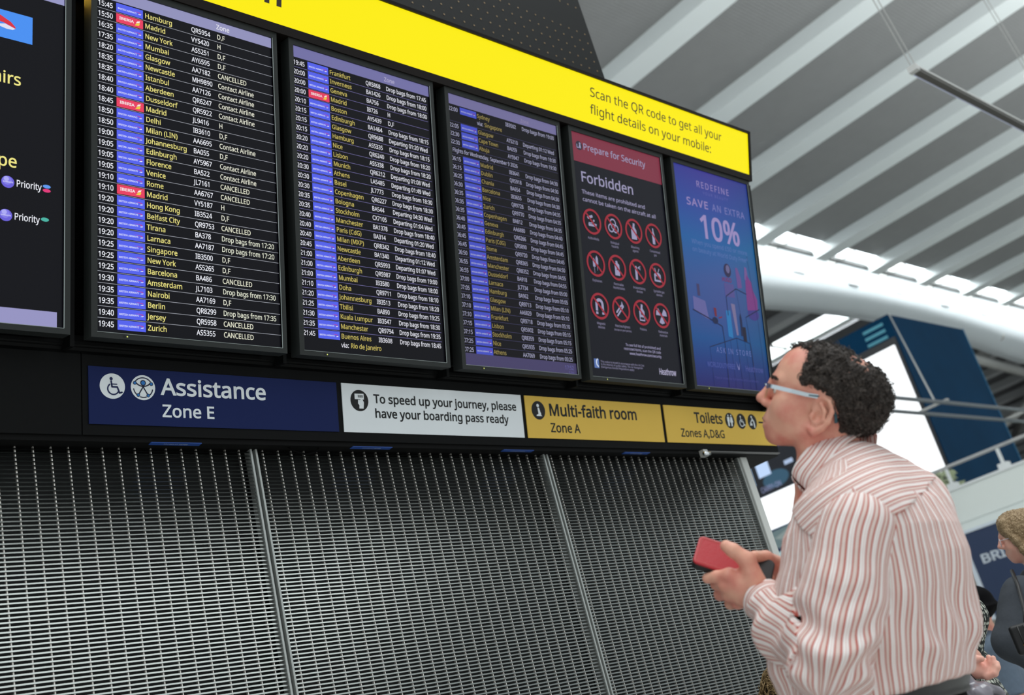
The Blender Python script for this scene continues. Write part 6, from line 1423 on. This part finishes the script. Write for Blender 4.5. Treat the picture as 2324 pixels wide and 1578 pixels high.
# her shoulder bag
bagp = at(2340, 1446, 3.90)
bag = tag(empty('shoulder_bag', tuple(bagp)), 'black zipped shoulder bag with gold pulls under the arm of the woman in grey', 'bag')
bu = np.array([0, 0, 1.0]); br = nrm(np.cross(nrm(ray(2322, 1452)), bu)); bf = np.cross(bu, br)
M_BAG = mat('black_nylon', srgb(16, 16, 18), 0.5)
def bag_sd(p):
    q = p - bagp; q = np.stack([q @ br, q @ bf, q[:, 2]], 1); d = np.abs(q) - np.array([.05, .028, .040]); return np.linalg.norm(np.maximum(d, 0), axis=1) + np.minimum(d.max(1), 0) - .012
solid('pouch', bag_sd, bagp - .12, bagp + .12, .004, M_BAG, bag)
M_GOLD = mat('gold_zip', srgb(196, 160, 84), 0.3, 0.8)
for dx in (-.030, -.008):
    P0 = bagp + br * dx - bf * .040 + bu * (-.018); child(MB().tube([tuple(P0), tuple(P0 + bu * -.034 + br * .006)], .0055, 8), 'zip_pull', M_GOLD, bag)
for dx in (-.030, -.008, .014):
    P0 = bagp + br * dx - bf * .041; child(MB().tube([tuple(P0 + bu * .045), tuple(P0 - bu * .02)], .003, 6), 'zip', mat('zip_tape', srgb(44, 44, 44), 0.5), bag)
sA = np.array(warm[0][0])
child(MB().tube([tuple(bagp + bu * .045), tuple((bagp + sA) / 2 - wr * .03 + bu * .02), tuple(sA - wr * .085 + bu * .05), tuple(sA + bu * .105), tuple(sA + wr * .11 + bu * .05)], [.008] * 5, 6), 'strap', M_BAG, bag)

# someone in a black hat, seen past the man's back
pb2 = at(2230, 1450, 5.4)
hatp, hq2, hd2 = figure('person in a black hat and grey-blue top, mostly hidden behind the man', pb2[0], pb2[1], math.radians(40), 1.46, mat('grey_blue_denim', srgb(92, 106, 122), 0.85, noise=0.15, nscale=60), M_FLORAL, skin_m=M_SKIN, res=.008, hem=.66)
hc2 = hd2[0]
hat = solid('hat', lambda p: smin(ellip(p, hc2 + np.array([0, 0, .075]), (.125, .125, .10)), ellip(p, hc2 + np.array([-.02, .03, .045]), (.17, .17, .022)), .03) - .003 * wob(p, 40, 1), hc2 - .25, hc2 + .25, .005, mat('black_felt', srgb(10, 10, 12), 0.95, spec=0.1), hatp)

# a traveller in a knitted cardigan standing close behind the man, one hand held out
pd = at(2122, 1430, 2.95)
hw = at(2196, 1520, 2.78)
def out_hand(p):
    H_ = lambda u, v, d: at(u, v, d)
    d = chain(p, [hw, H_(2206, 1516, 2.775)], [.026, .026])
    d = smin(d, ellip(p, H_(2214, 1520, 2.772), (.026, .019, .017)), .012)
    for j, i in enumerate((((2222, 1522), (2234, 1516), (2238, 1505), (2235, 1499)), ((2228, 1528), (2244, 1520), (2248, 1504), (2244, 1492)), ((2234, 1532), (2252, 1524), (2257, 1507), (2254, 1494)), ((2240, 1536), (2258, 1529), (2264, 1515), (2263, 1506)))):
        k = .010 * j
        d = smin(d, chain(p, [H_(*i[0], 2.775 - k), H_(*i[1], 2.765 - k), H_(*i[2], 2.768 - k), H_(*i[3], 2.775 - k)], [.0095, .0082, .0072, .0062], .003), .003)
    d = smin(d, ellip(p, H_(2226, 1524, 2.765), (.022, .018, .016)), .012)
    d = smin(d, chain(p, [H_(2206, 1508, 2.77), H_(2214, 1497, 2.757), H_(2227, 1496, 2.750)], [.0135, .0105, .008], .004), .008)
    return d
arm_d = [[at(2185, 1400, 2.95), at(2160, 1530, 2.92), hw], [at(2040, 1385, 3.0), at(1990, 1480, 3.05), at(2010, 1540, 2.95)]]
M_KNIT = bpy.data.materials.new('black_white_knit'); M_KNIT.use_nodes = True; _nt = M_KNIT.node_tree; _p = _nt.nodes['Principled BSDF']
_tc = _nt.nodes.new('ShaderNodeTexCoord'); _mp = _nt.nodes.new('ShaderNodeMapping'); _mp.inputs['Scale'].default_value = (1, 1, 0.5); _v = _nt.nodes.new('ShaderNodeTexVoronoi'); _v.inputs['Scale'].default_value = 130; _v.inputs['Randomness'].default_value = 0.45
_rp = _nt.nodes.new('ShaderNodeValToRGB'); _rp.color_ramp.elements[0].position = .32; _rp.color_ramp.elements[0].color = srgb(196, 198, 186); _rp.color_ramp.elements[1].position = .46; _rp.color_ramp.elements[1].color = srgb(24, 30, 28)
_nt.links.new(_tc.outputs['Object'], _mp.inputs[0]); _nt.links.new(_mp.outputs[0], _v.inputs['Vector']); _nt.links.new(_v.outputs['Distance'], _rp.inputs[0]); _nt.links.new(_rp.outputs[0], _p.inputs['Base Color']); _p.inputs['Roughness'].default_value = 0.95
kn, hq3, hd3 = figure('person in black and white knit behind the man, one open hand with a gold ring', pd[0], pd[1], math.radians(10), 1.40, M_KNIT, mat('charcoal_wool', srgb(26, 25, 27), 0.8), arms=arm_d, hands=out_hand, skin_m=M_FAIR, res=.0032, cloth_grow=.03, hem=.45)
hair_on(kn, hd3, hq3, HAIR, 16, M_HAIR, .005)
rg = at(2239, 1531, 2.752); ring_axis = nrm(at(2248, 1526, 2.747) - rg); rn = nrm(np.cross(ring_axis, [0, 0, 1.0])); rb = np.cross(ring_axis, rn)
child(MB().tube([tuple(rg + (rn * math.cos(i * .5236) + rb * math.sin(i * .5236)) * .0098) for i in range(13)], .0013, 8), 'ring', M_GOLD, kn)

# grey crumpled plastic carrier hanging below that hand
cp = at(2222, 1590, 2.70)
carr = solid('plastic_carrier', lambda p: (lambda q: ellip(q, (0, 0, -.03), (.085, .05, .085)) - .016 * wob(q, 42, 2) - .008 * wob(q, 95, 4))(p - cp), cp - .22, cp + .2, .004, mat('smoky_plastic', srgb(120, 116, 124), 0.18, spec=0.6, noise=0.7, nscale=22))
tag(carr, 'crumpled smoky grey plastic carrier below the hand with the ring', 'bag')

# the curly fair head just below the man's elbow
pe = at(1846, 1660, 3.0)
ch_, hq4, hd4 = figure('shorter person with fair curly hair, below the elbow of the man in stripes', pe[0], pe[1], math.radians(5), 1.24, mat('charcoal_wool', srgb(26, 25, 27), 0.8), mat('charcoal_wool', srgb(26, 25, 27), 0.8), skin_m=M_FAIR, res=.007)
ec = hd4[0] + np.array([0, -.01, .03])
M_CURL = hair_mat('fair_curly_hair', srgb(120, 96, 62), srgb(206, 178, 128))
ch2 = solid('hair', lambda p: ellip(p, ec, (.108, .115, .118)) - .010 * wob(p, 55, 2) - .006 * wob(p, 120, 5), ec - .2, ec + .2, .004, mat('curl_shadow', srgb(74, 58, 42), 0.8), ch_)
def pick_curl(rnd):
    n = nrm([rnd.gauss(0, 1), rnd.gauss(0, 1), rnd.gauss(.3, 1)]); return ec + n * np.array([.112, .118, .122]), n
curls('curls', 800, pick_curl, .008, .015, .0022, M_CURL, ch2, 9, 1.0)
